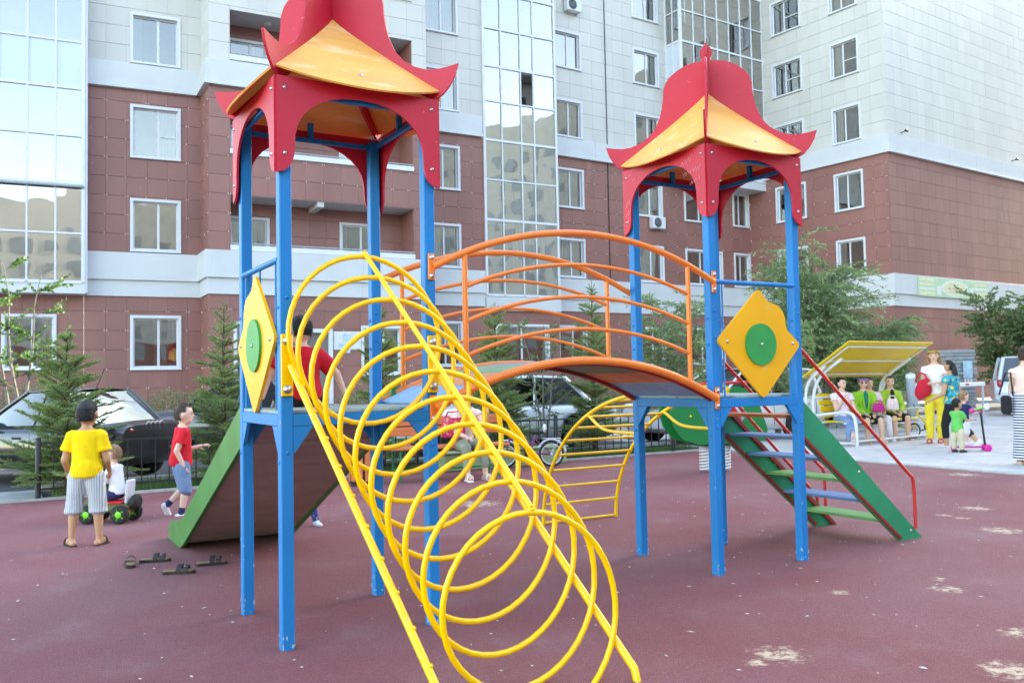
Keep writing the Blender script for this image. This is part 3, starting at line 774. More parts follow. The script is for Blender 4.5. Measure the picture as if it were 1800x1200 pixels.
def tower(ox, mirror_graffiti=False):
    posts = [(0, 0), (S, 0), (0, S), (S, S)]
    for (px, py) in posts:
        cx = ox + (PW / 2 if px == 0 else S - PW / 2); cy = PW / 2 if py == 0 else S - PW / 2
        o = obj('post', MB().box((cx, cy, 1.45), (PW, PW, 2.94), None, .005), 'blue_paint', play)
        bm_ = MB()
        for z in (1.0, 1.62, 1.80): bolt(bm_, (cx + .0, cy - PW / 2, z), (0, -1, 0), .007); bolt(bm_, (cx - PW / 2, cy, z - .05), (-1, 0, 0), .007)
        obj('bolts', bm_, 'blue_paint', o)['kind'] = 'stuff'
    # platform
    n = 4; w = (S - .01) / n
    for i in range(n):
        obj('deck_board', MB().box((ox + .005 + w * (i + .5), S / 2, ZD - .009), (w - .004, S - .004 if 0 < i < n - 1 else S - 2 * PW - .006, .018), None, .003), 'deck_board', play)
    bz = ZD - .018
    for (c, d) in (((ox + S / 2, .012, bz - .032), (S - 2 * PW - .002, .022, .062)), ((ox + S / 2, S - .012, bz - .032), (S - 2 * PW - .002, .022, .062)),
                   ((ox + .012, S / 2, bz - .032), (.022, S - 2 * PW - .002, .062)), ((ox + S - .012, S / 2, bz - .032), (.022, S - 2 * PW - .002, .062))):
        obj('platform_beam', MB().box(c, d, None, .003), 'blue_paint', play)
    g = .105
    for (px, py) in posts:              # corner gussets under the beams
        sx = 1 if px == 0 else -1; sy = 1 if py == 0 else -1
        x0 = ox + px + sx * PW; y0 = py + sy * PW
        yy = .012 if py == 0 else S - .012; xx = ox + (.012 if px == 0 else S - .012)
        zt = bz - .064
        tri = [(0, 0), (g, 0), (g * .92, -.012), (.012, -g * 1.22), (0, -g * 1.3)]
        obj('gusset', MB().prism(tri, frame((x0, yy, zt), (sx, 0, 0), (0, 0, 1)), .02), 'blue_paint', play, recalc=True)
        obj('gusset', MB().prism(tri, frame((xx, y0, zt), (0, sy, 0), (0, 0, 1)), .02), 'blue_paint', play, recalc=True)
    # roof
    roof = obj('tower_roof', MB().box((ox + S / 2, S / 2, 3.445), (.028, .028, .05)), 'red_paint', play)
    me = roof.data
    t = .014; ov = .016
    rb = MB()
    for k in range(4):                  # ring of blue angle bars under the boards
        a, b_ = [((ox + .05, .02), (ox + S - .05, .02)), ((ox + S - .02, .05), (ox + S - .02, S - .05)), ((ox + .05, S - .02), (ox + S - .05, S - .02)), ((ox + .02, .05), (ox + .02, S - .05))][k]
        c = ((a[0] + b_[0]) / 2, (a[1] + b_[1]) / 2, 2.885); d = (abs(b_[0] - a[0]) or .025, abs(b_[1] - a[1]) or .025, .025)
        obj('roof_bar', MB().box(c, d), 'blue_paint', roof)
        tb = MB(); tb.box((c[0], c[1], 2.945), (.03, .03, .10)); obj('bracket', tb, 'blue_paint', roof)
    P = arch_poly(); W = S + 2 * ov; Hh = Z1 - Z2
    sides = [((ox - ov, -ov + t / 2 - t, Z1), (1, 0, 0)), ((ox + S + ov - t / 2 + t, -ov, Z1), (0, 1, 0)), ((ox + S + ov, S + ov - t / 2 + t, Z1), (-1, 0, 0)), ((ox - ov + t / 2 - t, S + ov, Z1), (0, -1, 0))]
    for k, (o_, xd) in enumerate(sides):
        ins = 0.0 if k % 2 == 0 else 0.0
        poly = [(x * W, -y * Hh) for x, y in P]
        pnl = obj('arch_board', MB().prism(poly, frame(o_, xd, (0, 0, 1)), t), 'red_paint', roof, recalc=True)
        nb_ = MB(); X = Vector(xd); N = Vector((X.y, -X.x, 0))
        for (u, v) in ((.045, .12), (.955, .12), (.045, .80), (.955, .80)):
            bolt(nb_, Vector(o_) + X * (u * W) + Vector((0, 0, -v * Hh)) + N * (t / 2), N, .0075)
        obj('bolts', nb_, 'steel', pnl)['kind'] = 'stuff'
    C = Vector((ox + S / 2, S / 2, 0)); r2 = sqrt(.5)
    for k in range(2):                  # two crossed fins along the diagonals
        d = Vector((r2, r2 if k == 0 else -r2, 0))
        prof = [(x, z) for x, z in FIN]
        inner = [(.60, 2.975), (.42, 3.07), (.2, 3.30), (.03, 3.46), (0.0, 3.46)]
        if k == 0: poly = [(-x, z) for x, z in reversed(prof[1:])] + prof + inner[:-1] + [(-x, z) for x, z in reversed(inner[:-1])]
        if k == 0:
            obj('fin', MB().prism(poly, frame(C, d, (0, 0, 1)), .016), 'red_paint', roof, recalc=True)
        else:
            for sgn in (1, -1):
                hp = [(.009, prof[1][1])] + prof[1:] + inner[:-1] + [(.009, 3.46)]
                obj('fin', MB().prism(hp, frame(C, d * sgn, (0, 0, 1)), .016), 'red_paint', roof, recalc=True)
    for k in range(4):                  # bowed roof boards between the fins
        n0 = [Vector((0, -1, 0)), Vector((1, 0, 0)), Vector((0, 1, 0)), Vector((-1, 0, 0))][k]; x0 = Vector((-n0.y, n0.x, 0))
        rows = []
        for i in range(13):
            v = i / 12; row = []
            for j in range(15):
                u = -1 + 2 * j / 14
                # straight rays from the apex, lower edge bowed outward
                R = .012 + .470 * v
                bow = (.105 * (1 - u * u)) * v ** 2.0
                zz = 3.505 - .50 * (v ** .92) - .085 * v * v * (1 - u * u) + .02 * sin(pi * v) * 0
                row.append(C + n0 * (R + bow) + x0 * (u * (R - .013)) + Vector((0, 0, zz)))
            rows.append(row)
        th = .008
        mb = MB(); mb.grid(rows)
        low = [[p - Vector((0, 0, th)) - n0 * th * .8 for p in row] for row in rows]
        mb.grid([list(reversed(r_)) for r_ in low])
        rim = lambda A, B: mb.grid([A, B], False)
        rim(low[-1], rows[-1]); rim([r_[0] for r_ in low], [r_[0] for r_ in rows]); rim([r_[-1] for r_ in rows], [r_[-1] for r_ in low])
        so = obj('roof_board', mb, 'roof_board', roof, recalc=True)
        nb_ = MB()
        p = rows[10][7]; bolt(nb_, p + n0 * .002, (n0 + Vector((0, 0, 1))).normalized(), .008)
        obj('bolts', nb_, 'steel', so)['kind'] = 'stuff'
def infill(M, flip=False):
    """handrail, rods and the wavy yellow lozenge with its green disc; local x across 0..S, y up"""
    r_ = MB(); r_.tube([M @ Vector((PW - .01, 2.005, 0)), M @ Vector((S - PW + .01, 2.005, 0))], .0165, 12)
    obj('handrail', r_, 'blue_paint', play)
    for x in (.12, .445, .77):
        obj('rod', MB().tube([M @ Vector((x, ZD - .06, .0)), M @ Vector((x, 2.0, .0))], .0065, 8), 'blue_paint', play)
    pts = [(.43, 1.955), (.455, 1.957), (.485, 1.925), (.52, 1.883), (.575, 1.865), (.63, 1.85), (.675, 1.815), (.70, 1.765), (.705, 1.71), (.72, 1.675), (.77, 1.635), (.832, 1.588), (.838, 1.565), (.828, 1.545), (.49, 1.205), (.462, 1.195), (.435, 1.21), (.052, 1.575), (.046, 1.597), (.055, 1.615)]
    if flip: pts = [(S - x, y) for x, y in reversed(pts)]
    sm = [(v.x, v.y) for v in pts and [Vector((x, y, 0)) for x, y in pts]]
    z = .022
    lz = obj('lozenge_board', MB().prism(sm, M @ Matrix.Translation((0, 0, z)), .018), 'yellow_board', play, recalc=True)
    dc = [(.442 + .148 * cos(a * pi / 24), 1.57 + .148 * sin(a * pi / 24)) for a in range(48)]
    if flip: dc = [(S - x, y) for x, y in reversed(dc)]
    obj('disc', MB().prism(dc, M @ Matrix.Translation((0, 0, z + .016)), .016), 'disc_green', lz, recalc=True)
    nb_ = MB(); N = (M.to_3x3() @ Vector((0, 0, 1)))
    for (x, y, zz) in ((.125, 1.59, .010), (.77, 1.58, .010), (.442, 1.57, .026)):
        if flip: x = S - x
        bolt(nb_, M @ Vector((x, y, z + zz)), N, .008)
    obj('bolts', nb_, 'steel', lz)['kind'] = 'stuff'
tower(0.0); tower(XR)
infill(frame((XR, .012, 0), (1, 0, 0), (0, 0, 1)))                       # right tower, front right side
infill(frame((.012, S, 0), (0, -1, 0), (0, 0, 1)), flip=True)             # left tower, front left side

# arched bridge
CH = XR - S
def ring_plate(mb, p, n, w=.035, h=.17):
    mb.box(p, (.012 if n[0] else w, w if n[0] else .012, h), None, .004)
for side, y in ((0, -.012), (1, S + .012)):
    rails = [arc((S - .02, y, 1.20), (XR + .02, y, 1.20), .265, 28)]
    br = obj('bridge_rail', MB().tube(rails[0], .026, 14), 'orange_pipe', play)
    hr = arc((S - .02, y, 2.00), (XR + .02, y, 2.00), .26, 28)
    obj('bridge_handrail', MB().tube(hr, .021, 12), 'orange_pipe', play)
    def arch_z(x, z0, h=.262):
        c = CH + .04; R = (c * c / 4 + h * h) / (2 * h); return z0 + sqrt(R * R - (x - (S + XR) / 2) ** 2) - (R - h)
    xa, xb = S + .18, XR - .21
    for x in (xa, xb):
        obj('baluster', MB().tube([(x, y, arch_z(x, 1.20)), (x, y, arch_z(x, 2.0))], .0165, 10), 'orange_pipe', play)
    for q in (.25, .5, .75):
        pth = [(xa + (xb - xa) * i / 20, y, arch_z(xa + (xb - xa) * i / 20, 1.2 + .8 * q)) for i in range(21)]
        obj('bridge_bar', MB().tube(pth, .0125, 10), 'orange_pipe', play)
    for (x, z) in ((S + .0, 1.20), (XR - .0, 1.20), (S, 2.0), (XR, 2.0)):
        pl = MB(); yy = y - .012 if side == 0 else y + .012
        pl.box((x + (-.03 if x < 2 else .03), -.008 if side == 0 else S + .008, z), (.04, .014, .15), None, .004)
        po = obj('mounting_plate', pl, 'orange_pipe', play); bb = MB()
        for dz in (-.052, .052): bolt(bb, (x + (-.03 if x < 2 else .03), -.016 if side == 0 else S + .016, z + dz), (0, -1 if side == 0 else 1, 0), .010)
        obj('bolts', bb, 'steel', po)['kind'] = 'stuff'
cols = ['bp_blue', 'bp_peach', 'bp_green', 'bp_grey', 'bp_red', 'bp_grey', 'bp_green', 'bp_peach', 'bp_blue']
for n_, c in (('bp_blue', (140, 180, 215)), ('bp_peach', (226, 150, 100)), ('bp_green', (128, 160, 120)), ('bp_grey', (150, 150, 150)), ('bp_red', (170, 88, 80))):
    mat(n_, lin(c), .7, .16, 5, .12, 80, wear=lin((150, 140, 130)), wear_amt=.2, wear_scale=5)
NP = len(cols)
for i in range(NP):
    x0, x1 = S + .01 + (CH - .02) * i / NP, S + .01 + (CH - .02) * (i + 1) / NP
    z0, z1 = arch_z(x0, 1.20) + .004, arch_z(x1, 1.20) + .004
    c = Vector(((x0 + x1) / 2, S / 2, (z0 + z1) / 2)); L = hypot(x1 - x0, z1 - z0)
    R = Matrix.Rotation(-atan2(z1 - z0, x1 - x0), 3, 'Y')
    po = obj('bridge_board', MB().box(c, (L - .005, S - .03, .016), R, .003), cols[i], play)
for y in (.03, S - .03):
    obj('bridge_runner', MB().tube(arc((S, y, 1.19), (XR, y, 1.19), .255, 24), .014, 6), 'dark_red_metal', play)

# coil tunnel climber
coil = obj('coil_tunnel', MB().box((.03, -.012, 1.45), (.062, .014, .32), None, .004), 'yellow_pipe', play)
obj('mounting_plate', MB().box((S - .03, -.012, 1.45), (.062, .014, .32), None, .004), 'yellow_pipe', coil)
bb = MB()
for x in (.03, S - .03):
    for dz in (-.125, .125): bolt(bb, (x, -.02, 1.45 + dz), (0, -1, 0), .015)
obj('bolts', bb, 'steel', coil)['kind'] = 'stuff'
RC = .415; DA, DB, DZ = .36, -1.30, -1.42
def cpos(t, th): return Vector((.444 + DA * t + RC * cos(th), -.045 + DB * t, 1.615 + DZ * t + RC * sin(th)))
NT = 10.0; T1 = .885; pth = []
M_ = int(NT * 40) + 32
for i in range(M_):
    a = -.08 + i / 40.0                         # turns since the left plate
    th = pi - 2 * pi * (a + .0); t = T1 * (a - .25) / NT
    pth.append(cpos(max(t, -.0), th))
obj('coil', MB().tube(pth, .0138, 10), 'yellow_pipe', coil)
def rail(p, q): return [Vector(p).lerp(Vector(q), i / 8) for i in range(9)]
obj('rail', MB().tube(rail((.045, -.03, 1.445), (.045 + .25, -.03 + DB * 1.02, .0)), .0185, 12), 'yellow_pipe', coil)
obj('rail', MB().tube(rail((S - .03, -.03, 1.42), (S - .03 + DA, -.03 + DB * .985, .05)) + [Vector((S - .03 + DA + .004, -.03 + DB - .0, -.02))], .0185, 12), 'yellow_pipe', coil)
obj('rail', MB().tube([cpos(0, pi / 2) + Vector((0, 0, .022)), cpos(T1, pi / 2) + Vector((0, 0, .022))], .0135, 10), 'yellow_pipe', coil)
ws = MB(); rg = random.Random(11)
for k in range(11):
    p = cpos(T1 * k / NT, pi / 2) + Vector((0, 0, .012)); ws.ell(p, (.017, .017, .012), 8, 5)
    p = Vector((.045, -.03, 1.445)).lerp(Vector((.295, -.03 + DB * 1.02, 0)), .08 + .088 * k); ws.ell(p + Vector((.006, .0, .012)), (.018, .018, .012), 8, 5)
obj('weld_beads', ws, 'yellow_pipe', coil)['kind'] = 'stuff'

# slide, going away behind the left tower
xa, xb = .085, .985
side = [(S - .02, 1.36), (S + .12, 1.30), (3.28, .235), (3.78, .17), (3.90, .10), (3.90, .0), (3.34, .0), (3.20, .045), (S - .02, 1.10)]
slide = obj('slide', MB().prism(side, frame((xa, 0, 0), (0, 1, 0), (0, 0, 1)), .03), 'slide_green', play, recalc=True)
obj('slide_side', MB().prism(side, frame((xb, 0, 0), (0, 1, 0), (0, 0, 1)), .03), 'slide_green', slide, recalc=True)
mat('slide_steel', (.6, .6, .58), .28, .08, 6, metal=.85)
bed = [(S - .0, 1.195), (S + .10, 1.165), (3.22, .145), (3.5, .09), (3.86, .075)]
sv = MB(); sv.grid([[Vector((xa + .016, y, z)) for y, z in bed], [Vector((xb - .016, y, z)) for y, z in bed]], False)
obj('slide_bed', sv, 'slide_steel', slide)
under = [(S - .0, 1.12), (1.16, .985), (1.163, .983), (3.22, .06)]
uv = MB(); uv.grid([[Vector((xa + .016, y, z)) for y, z in under[:2]], [Vector((xb - .016, y, z)) for y, z in under[:2]]], False)
obj('under_panel', uv, 'slide_under', slide)
uv = MB(); c0 = Vector(((xa + xb) / 2, (1.175 + 3.22) / 2, (.976 + .06) / 2)); Lu = hypot(3.22 - 1.175, .916)
uv.box(c0, (xb - xa - .034, Lu, .012), Matrix.Rotation(-atan2(.916, 3.22 - 1.175), 3, 'X'))
obj('under_panel', uv, 'slide_under', slide)
obj('end_cap', MB().box(((xa + xb) / 2, 3.87, .08), (xb - xa - .036, .03, .02), None, .003), 'yellow_board', slide)

# stairs off the right tower
st = [(XR + S + .0, 1.235), (XR + 2.335, .0), (XR + 2.05, .0), (XR + S + .0, .925)]
stairs = None
for k, y in enumerate((.10, .95)):
    o = obj('staircase' if k == 0 else 'stringer', MB().prism(st, frame((0, y, 0), (1, 0, 0), (0, 0, 1)), .02), 'green_board', play if k == 0 else stairs, recalc=True)
    if k == 0: stairs = o
    e0, e1 = Vector((XR + S, y, .915)), Vector((XR + 2.04, y, .0)); d = (e1 - e0); L = d.length; an = atan2(d.z, d.x)
    R = Matrix.Rotation(-an, 3, 'Y')
    obj('angle_iron', MB().box((e0 + e1) / 2 + Vector((.012, 0, .02)), (L, .05, .022), R), 'dark_red_metal', stairs)
    f0_, f1_ = Vector((XR + S + .0, y, 1.225)), Vector((XR + 2.325, y, .0)); d2 = f1_ - f0_
    obj('angle_iron', MB().box((f0_ + f1_) / 2 + Vector((-.022, .022 if k == 0 else -.022, -.02)), (d2.length - .02, .026, .03), Matrix.Rotation(-atan2(d2.z, d2.x), 3, 'Y')), 'dark_red_metal', stairs)
    bb = MB()
    for q in (.06, .5, .94):
        p = e0.lerp(e1, q).lerp(f0_.lerp(f1_, q), .82); bolt(bb, p + Vector((0, -.011, 0)), (0, -1, 0), .008)
        p = e0.lerp(e1, q).lerp(f0_.lerp(f1_, q), .15); bolt(bb, p + Vector((0, -.011, 0)), (0, -1, 0), .008)
    obj('bolts', bb, 'steel', stairs)['kind'] = 'stuff'
for i, m_ in enumerate(('step_orange', 'step_blue', 'step_blue', 'step_green', 'step_blue', 'step_green')):
    z = ZD - ZD / 7 * (i + 1); x = XR + S + (2.19 - S) * (1 - z / 1.08) + .0
    obj('step', MB().box((x, .525, z), (.25, .828, .022), None, .004), m_, stairs)
for (y, hgt, off) in ((.075, .40, 0.0), (.975, .40, 0.0), (.975, .18, -.10)):
    p0 = Vector((XR + S - .02, y, 1.235 + hgt - .02)); p1 = Vector((XR + 2.17 + off, y, .13 + hgt)); q = Vector((XR + 2.225 + off, y, .06 + hgt)); fz = .085 - off * .8
    obj('stair_rail', MB().tube([p0, p0.lerp(p1, .5), p1, p1.lerp(q, .5) + Vector((.012, 0, .008)), q, Vector((q.x + .008, y, hgt - .06)), Vector((q.x + .008, y, fz))], .0135, 10), 'red_pipe', stairs)

# arched ladder behind the right tower
lad = None
X0, X1 = XR + .16, XR + 1.0
for k, x in enumerate((X0, X1)):
    pth = [(x, S + 0.0 + 1.58 * sin(ph), 1.22 * cos(ph)) for ph in [i * (pi / 2) / 26 for i in range(27)]]
    o = obj('arched_ladder' if k == 0 else 'rail', MB().tube(pth, .0165, 10), 'yellow_pipe', play if k == 0 else lad)
    if k == 0: lad = o
    xp = XR + .03 if k == 0 else XR + S - .03
    obj('brace', MB().tube(bez([(x, S + 1.58 * sin(.55), 1.22 * cos(.55)), ((x + xp) / 2, S + .5, .93), (xp, S, .92)], 6), .0135, 8), 'yellow_pipe', lad)
for i in range(10):
    ph = .30 + i * (1.555 - .30) / 9
    y, z = S + 1.58 * sin(ph), 1.22 * cos(ph)
    obj('rung', MB().tube([(X0, y, z), (X1, y, z)], .0125, 10), 'yellow_pipe', lad)

# scratched writing on the left board of the right tower's roof, and paint chips round the post feet
mat('scratch', lin((226, 150, 158)), .7, .2, 60)
def scribble(lines, M, parent, m):
    rg = random.Random(4)
    for (x, y, w, h, n) in lines:
        mb = MB(); P = []
        for i in range(n + 1):
            u = i / n; P.append((x + w * u + h * .25 * (1 if i % 2 else 0), y + (h if i % 2 else 0) * rg.uniform(.7, 1.1) + .02 * u))
        for a, b in zip(P, P[1:]):
            mid = ((a[0] + b[0]) / 2 + rg.uniform(-.006, .006), (a[1] + b[1]) / 2)
            mb.tube([M @ Vector((a[0], a[1], 0)), M @ Vector((mid[0], mid[1], 0)), M @ Vector((b[0], b[1], 0))], .0012, 4, caps=False)
        o = obj('scratched_writing', mb, m, parent); o['kind'] = 'stuff'
rb_ = [c for c in play.children if c.name.startswith('tower_roof')][-1]
MG = frame((XR - .016 - .0145, S + .016, Z1), (0, -1, 0), (0, 0, 1))
scribble([(.665, -.115, .12, .045, 7), (.70, -.19, .17, .032, 13), (.765, -.262, .10, .032, 8), (.045, -.07, .07, .03, 6), (.10, -.12, .06, .035, 5), (.03, -.30, .05, .06, 6), (.028, -.37, .055, .05, 7), (.025, -.43, .04, .04, 5)], MG, rb_, 'scratch')
mat('bare_chip', lin((170, 190, 200)), .7, .2, 40)
rgc = random.Random(8)
for ps in [c for c in play.children if c.name.split('.')[0] == 'post']:
    xs_ = [v.co.x for v in ps.data.vertices]; ys_ = [v.co.y for v in ps.data.vertices]
    x0, x1, y0 = min(xs_), max(xs_), min(ys_); mb = MB()
    for k in range(16):
        z = abs(rgc.gauss(0, .045)) + .006 if k < 12 else rgc.uniform(.2, 1.9); w = rgc.uniform(.002, .006); hh = rgc.uniform(.003, .012)
        if rgc.random() < .6:
            x = rgc.choice((x0 + .004, rgc.uniform(x0, x1), x1 - .004)); pts_ = [(x + w * cos(a) * rgc.uniform(.6, 1.2), y0 - .0008, z + hh * sin(a) * rgc.uniform(.6, 1.2)) for a in [2 * pi * i / 7 for i in range(7)]]
        else:
            yy = rgc.uniform(y0, y0 + PW); pts_ = [(x0 - .0008, yy - w * cos(a) * rgc.uniform(.6, 1.2), z + hh * sin(a) * rgc.uniform(.6, 1.2)) for a in [2 * pi * i / 7 for i in range(7)]]
        mb.add(pts_, [tuple(range(7))])
    o = obj('paint_chips', mb, 'bare_chip', ps); o['kind'] = 'stuff'
# ------------------------------------------------------------------ fence, trees, shrubs
fen = thing('fence', 'low black metal railing along the lawn behind the play area', 'fence', yd(.42, 12.19), AY)
pa = [0, 2.51, 5.02, 7.53, 10.04, 10.9]
for k, x in enumerate(pa):
    o = obj('post', MB().tube([(x, 0, 0), (x, 0, .735), (x, 0, .75)], [.034, .034, .026], 12), 'black_metal', fen)
    obj('post_cap', MB().ell((x, 0, .752), (.034, .034, .014), 10, 5), 'black_metal', o)
bar = MB().box((0, 0, .41), (.014, .014, .56)).mesh('bar'); bar.materials.append(MATS['black_metal'])
for i in range(5):
    x0, x1 = pa[i], pa[i + 1]
    for z in (.135, .69): obj('rail', MB().box(((x0 + x1) / 2, 0, z), (x1 - x0 - .05, .03, .022)), 'black_metal', fen)
    n = max(3, int((x1 - x0) / .165))
    for k in range(1, n):
        o = link(bpy.data.objects.new('bar', bar)); o.parent = fen; o.location = (x0 + (x1 - x0) * k / n, 0, 0)

mat('bark', (0.10, 0.075, 0.05), .9, .3, 12, .6, 40)
mat('bark_grey', (0.22, 0.20, 0.16), .9, .3, 12, .5, 40)
def leaf_mat(name, c, rand=.4, trans=.35):
    m = mat(name, c, .55, .25, 1.6, rand=rand, island=True)
    n = m.node_tree.nodes; l = m.node_tree.links; b = n['Principled BSDF']
    t = n.new('ShaderNodeBsdfTranslucent'); src = b.inputs['Base Color'].links[0].from_socket; l.new(src, t.inputs['Color'])
    ms = n.new('ShaderNodeMixShader'); ms.inputs['Fac'].default_value = trans
    o = [x for x in n if x.type == 'OUTPUT_MATERIAL'][0]
    l.new(b.outputs[0], ms.inputs[1]); l.new(t.outputs[0], ms.inputs[2]); l.new(ms.outputs[0], o.inputs['Surface'])
leaf_mat('needles', (0.27, 0.36, 0.13), .45, .5)
leaf_mat('willow_leaf', (0.21, 0.30, 0.13), .4)
leaf_mat('dark_leaf', (0.15, 0.215, 0.085), .4)
leaf_mat('bright_leaf', (0.12, 0.23, 0.05), .35)
leaf_mat('hedge_leaf', (0.13, 0.22, 0.065), .4)

def fir(label, loc, h, rad, seed, dens=1.0, low=.06):
    rg = random.Random(seed); t = thing('fir_tree', label, 'tree', loc, rg.uniform(0, 6), 'young fir trees behind the fence')
    wood = MB(); nd = MB()
    wood.tube([(0, 0, 0), (rg.uniform(-.02, .02), rg.uniform(-.02, .02), h * .5), (0, 0, h)], [.018 + .012 * h, .012 * h, .004], 8)
    def needle_line(p, q, ln, step):
        d = q - p; L = d.length
        if L < 1e-4: return
        d /= L; a = d.orthogonal().normalized(); b = d.cross(a); n = max(2, int(L / step))
        for i in range(n):
            c = p + d * (L * (i + rg.random()) / n)
            for _ in range(3):
                th = rg.uniform(0, 2 * pi); o = (a * cos(th) + b * sin(th)); o.z = o.z * .6 + .12
                tip = c + o * ln * .85 + d * ln * rg.uniform(.3, .9); s = o.cross(d).normalized() * .0042
                nd.add([c - s, c + s, tip], [(0, 1, 2)])
    z = h * low + .05; k = 0
    while z < h * .97:
        f = (h - z) / h; nb = max(4, int((4.5 + 4 * f) * dens)); ph = rg.uniform(0, 6)
        for i in range(nb):
            a = ph + 2 * pi * i / nb + rg.uniform(-.3, .3); L = rad * (f ** .62) * rg.uniform(.5, 1.3) + .04
            up = .25 + .45 * (1 - f) + rg.uniform(-.28, .28)
            d = Vector((cos(a), sin(a), up)).normalized(); zz = z + rg.uniform(-.05, .05)
            P = [Vector((0, 0, zz))]; m = 5
            for s_ in range(1, m + 1):
                u = s_ / m; P.append(Vector((0, 0, zz)) + d * (L * u) + Vector((0, 0, -.13 * L * u * u * (f + .3) + .05 * L * u ** 4)))
            wood.tube(P, [.008 * (1 - .8 * j / m) + .001 for j in range(m + 1)], 5, caps=False)
            for s_ in range(1, m + 1):
                needle_line(P[s_ - 1], P[s_], .028, .008 / dens)
            sd = Vector((-sin(a), cos(a), 0)); nt = max(3, int(L / .040))
            for j in range(nt):
                u = .22 + .76 * j / nt; base = P[0].lerp(P[-1], 0); idx = min(m - 1, int(u * m)); base = P[idx].lerp(P[idx + 1], u * m - idx)
                ln = min(.26, L * .5) * (1.05 - u) * rg.uniform(.7, 1.3) + .03
                for sg in (-1, 1):
                    q = base + (sd * sg * .75 + d * .65 + Vector((0, 0, rg.uniform(-.15, .2)))).normalized() * ln
                    needle_line(base, q, .024, .0115 / dens)
        z += rg.uniform(.07, .15) * (h / 2.2) ** .5 * (0.75 + .5 * (1 - f))
    for i in range(4):
        a = i * 1.57; needle_line(Vector((0, 0, h * .97)), Vector((.07 * cos(a), .07 * sin(a), h * 1.02)), .02, .006)
    needle_line(Vector((0, 0, h * .9)), Vector((0, 0, h * 1.04)), .022, .005)
    obj('trunk', wood, 'bark', t); obj('crown', nd, 'needles', t)
    return t
fir('fir tree right behind the boy in the yellow shirt', yd(.75, 12.62), 2.02, .86, 21, 1.1)
fir('fir tree behind the slide and the boy in the red shirt', yd(2.75, 12.75), 2.45, .66, 22)
fir('fir tree behind the left tower, beside the orange bench', yd(5.15, 12.85), 2.5, .62, 23)
fir('fir tree in the middle in front of the silver car', yd(7.15, 12.75), 2.55, .80, 24, 1.1)
fir('tall fir tree below the bridge, right of the silver car', yd(9.25, 12.9), 3.0, .72, 25)
fir('small bushy fir behind the women on the covered bench', (8.45, 20.3, 0), 1.5, .72, 26)

def leafy(name, label, loc, h, spread, seed, leafm, n_stems=5, leaf=(.07, .011), per=26, droop=.0, clear=.15, group=None, cat='tree', barkm='bark_grey', n_br=14, twig=.45, lean=(0, 0), crown_z=(.25, 1.0)):
    """stems with limbs and drooping twigs set with leaf-sized faces"""
    rg = random.Random(seed); t = thing(name, label, cat, loc, rg.uniform(0, 6), group); wood = MB(); lf = MB()
    for s_ in range(n_stems):
        a = 2 * pi * s_ / n_stems + rg.uniform(-.5, .5); H = h * rg.uniform(.75, 1.0); out = spread * rg.uniform(.25, .75) if n_stems > 1 else spread * .08
        P = [Vector((cos(a) * .04 * (n_stems > 1), sin(a) * .04 * (n_stems > 1), 0))]
        for k in range(1, 7):
            u = k / 6; P.append(Vector((cos(a) * out * u ** 1.3 + lean[0] * u, sin(a) * out * u ** 1.3 + lean[1] * u, H * u)) + Vector((rg.uniform(-.04, .04), rg.uniform(-.04, .04), 0)) * h * .3)
        r0 = .012 * h / n_stems ** .4 + .006
        wood.tube(P, [r0 * (1 - .85 * k / 6) for k in range(7)], 7, caps=False)
        for b_ in range(n_br):
            u = crown_z[0] + (crown_z[1] - crown_z[0]) * (b_ + rg.random()) / n_br; i = min(5, int(u * 6)); p = P[i].lerp(P[i + 1], u * 6 - i)
            an = rg.uniform(0, 2 * pi); L = spread * (.55 - .35 * u + .12) * rg.uniform(.6, 1.3)
            d = Vector((cos(an), sin(an), rg.uniform(.35, 1.0))).normalized(); q = p + d * L
            wood.tube([p, p.lerp(q, .5) + Vector((0, 0, .03 * L)), q], [r0 * .35 * (1 - .6 * u), r0 * .22, .002], 5, caps=False)
            for tw in range(5):
                w = .35 + .65 * tw / 4; tp = p.lerp(q, w); an2 = an + rg.uniform(-1.2, 1.2)
                td = Vector((cos(an2), sin(an2), rg.uniform(-.2, .8) - droop)).normalized(); TL = twig * rg.uniform(.5, 1.1) * (h / 3.5) ** .5
                prev = tp
                for k in range(per):
                    v = k / per; c = tp + td * (TL * v) + Vector((0, 0, -droop * .6 * TL * v * v))
                    ld = (td + Vector((rg.uniform(-1, 1), rg.uniform(-1, 1), rg.uniform(-1, .8))) * .8).normalized()
                    ll = leaf[0] * rg.uniform(.6, 1.2); sd = ld.cross(Vector((rg.uniform(-1, 1), rg.uniform(-1, 1), rg.uniform(-1, 1)))).normalized() * leaf[1] * rg.uniform(.7, 1.2)
                    lf.add([c, c + ld * ll * .45 + sd, c + ld * ll, c + ld * ll * .45 - sd], [(0, 1, 2, 3)])
                wood.tube([tp, tp + td * TL * .8], [.003, .001], 4, caps=False)
    obj('trunk' if n_stems == 1 else 'stems', wood, barkm, t); obj('crown', lf, leafm, t)
    return t
leafy('willow_tree', 'large grey-green willow in front of the right wing', (8.0, 22.5, 0), 4.7, 1.55, 31, 'willow_leaf', 11, (.15, .019), 24, .35, n_br=18, twig=.8, lean=(-.3, 0))
leafy('willow_tree', 'lower spreading willow above the covered bench', (9.3, 23.2, 0), 3.1, 1.35, 32, 'willow_leaf', 9, (.15, .019), 24, .35, n_br=17, twig=.8)
leafy('willow_shrub', 'willow shrub behind the right tower by the fence end', (3.05, 16.95, 0), 2.95, 1.0, 33, 'willow_leaf', 7, (.10, .014), 20, .15, n_br=12, twig=.5, cat='shrub')
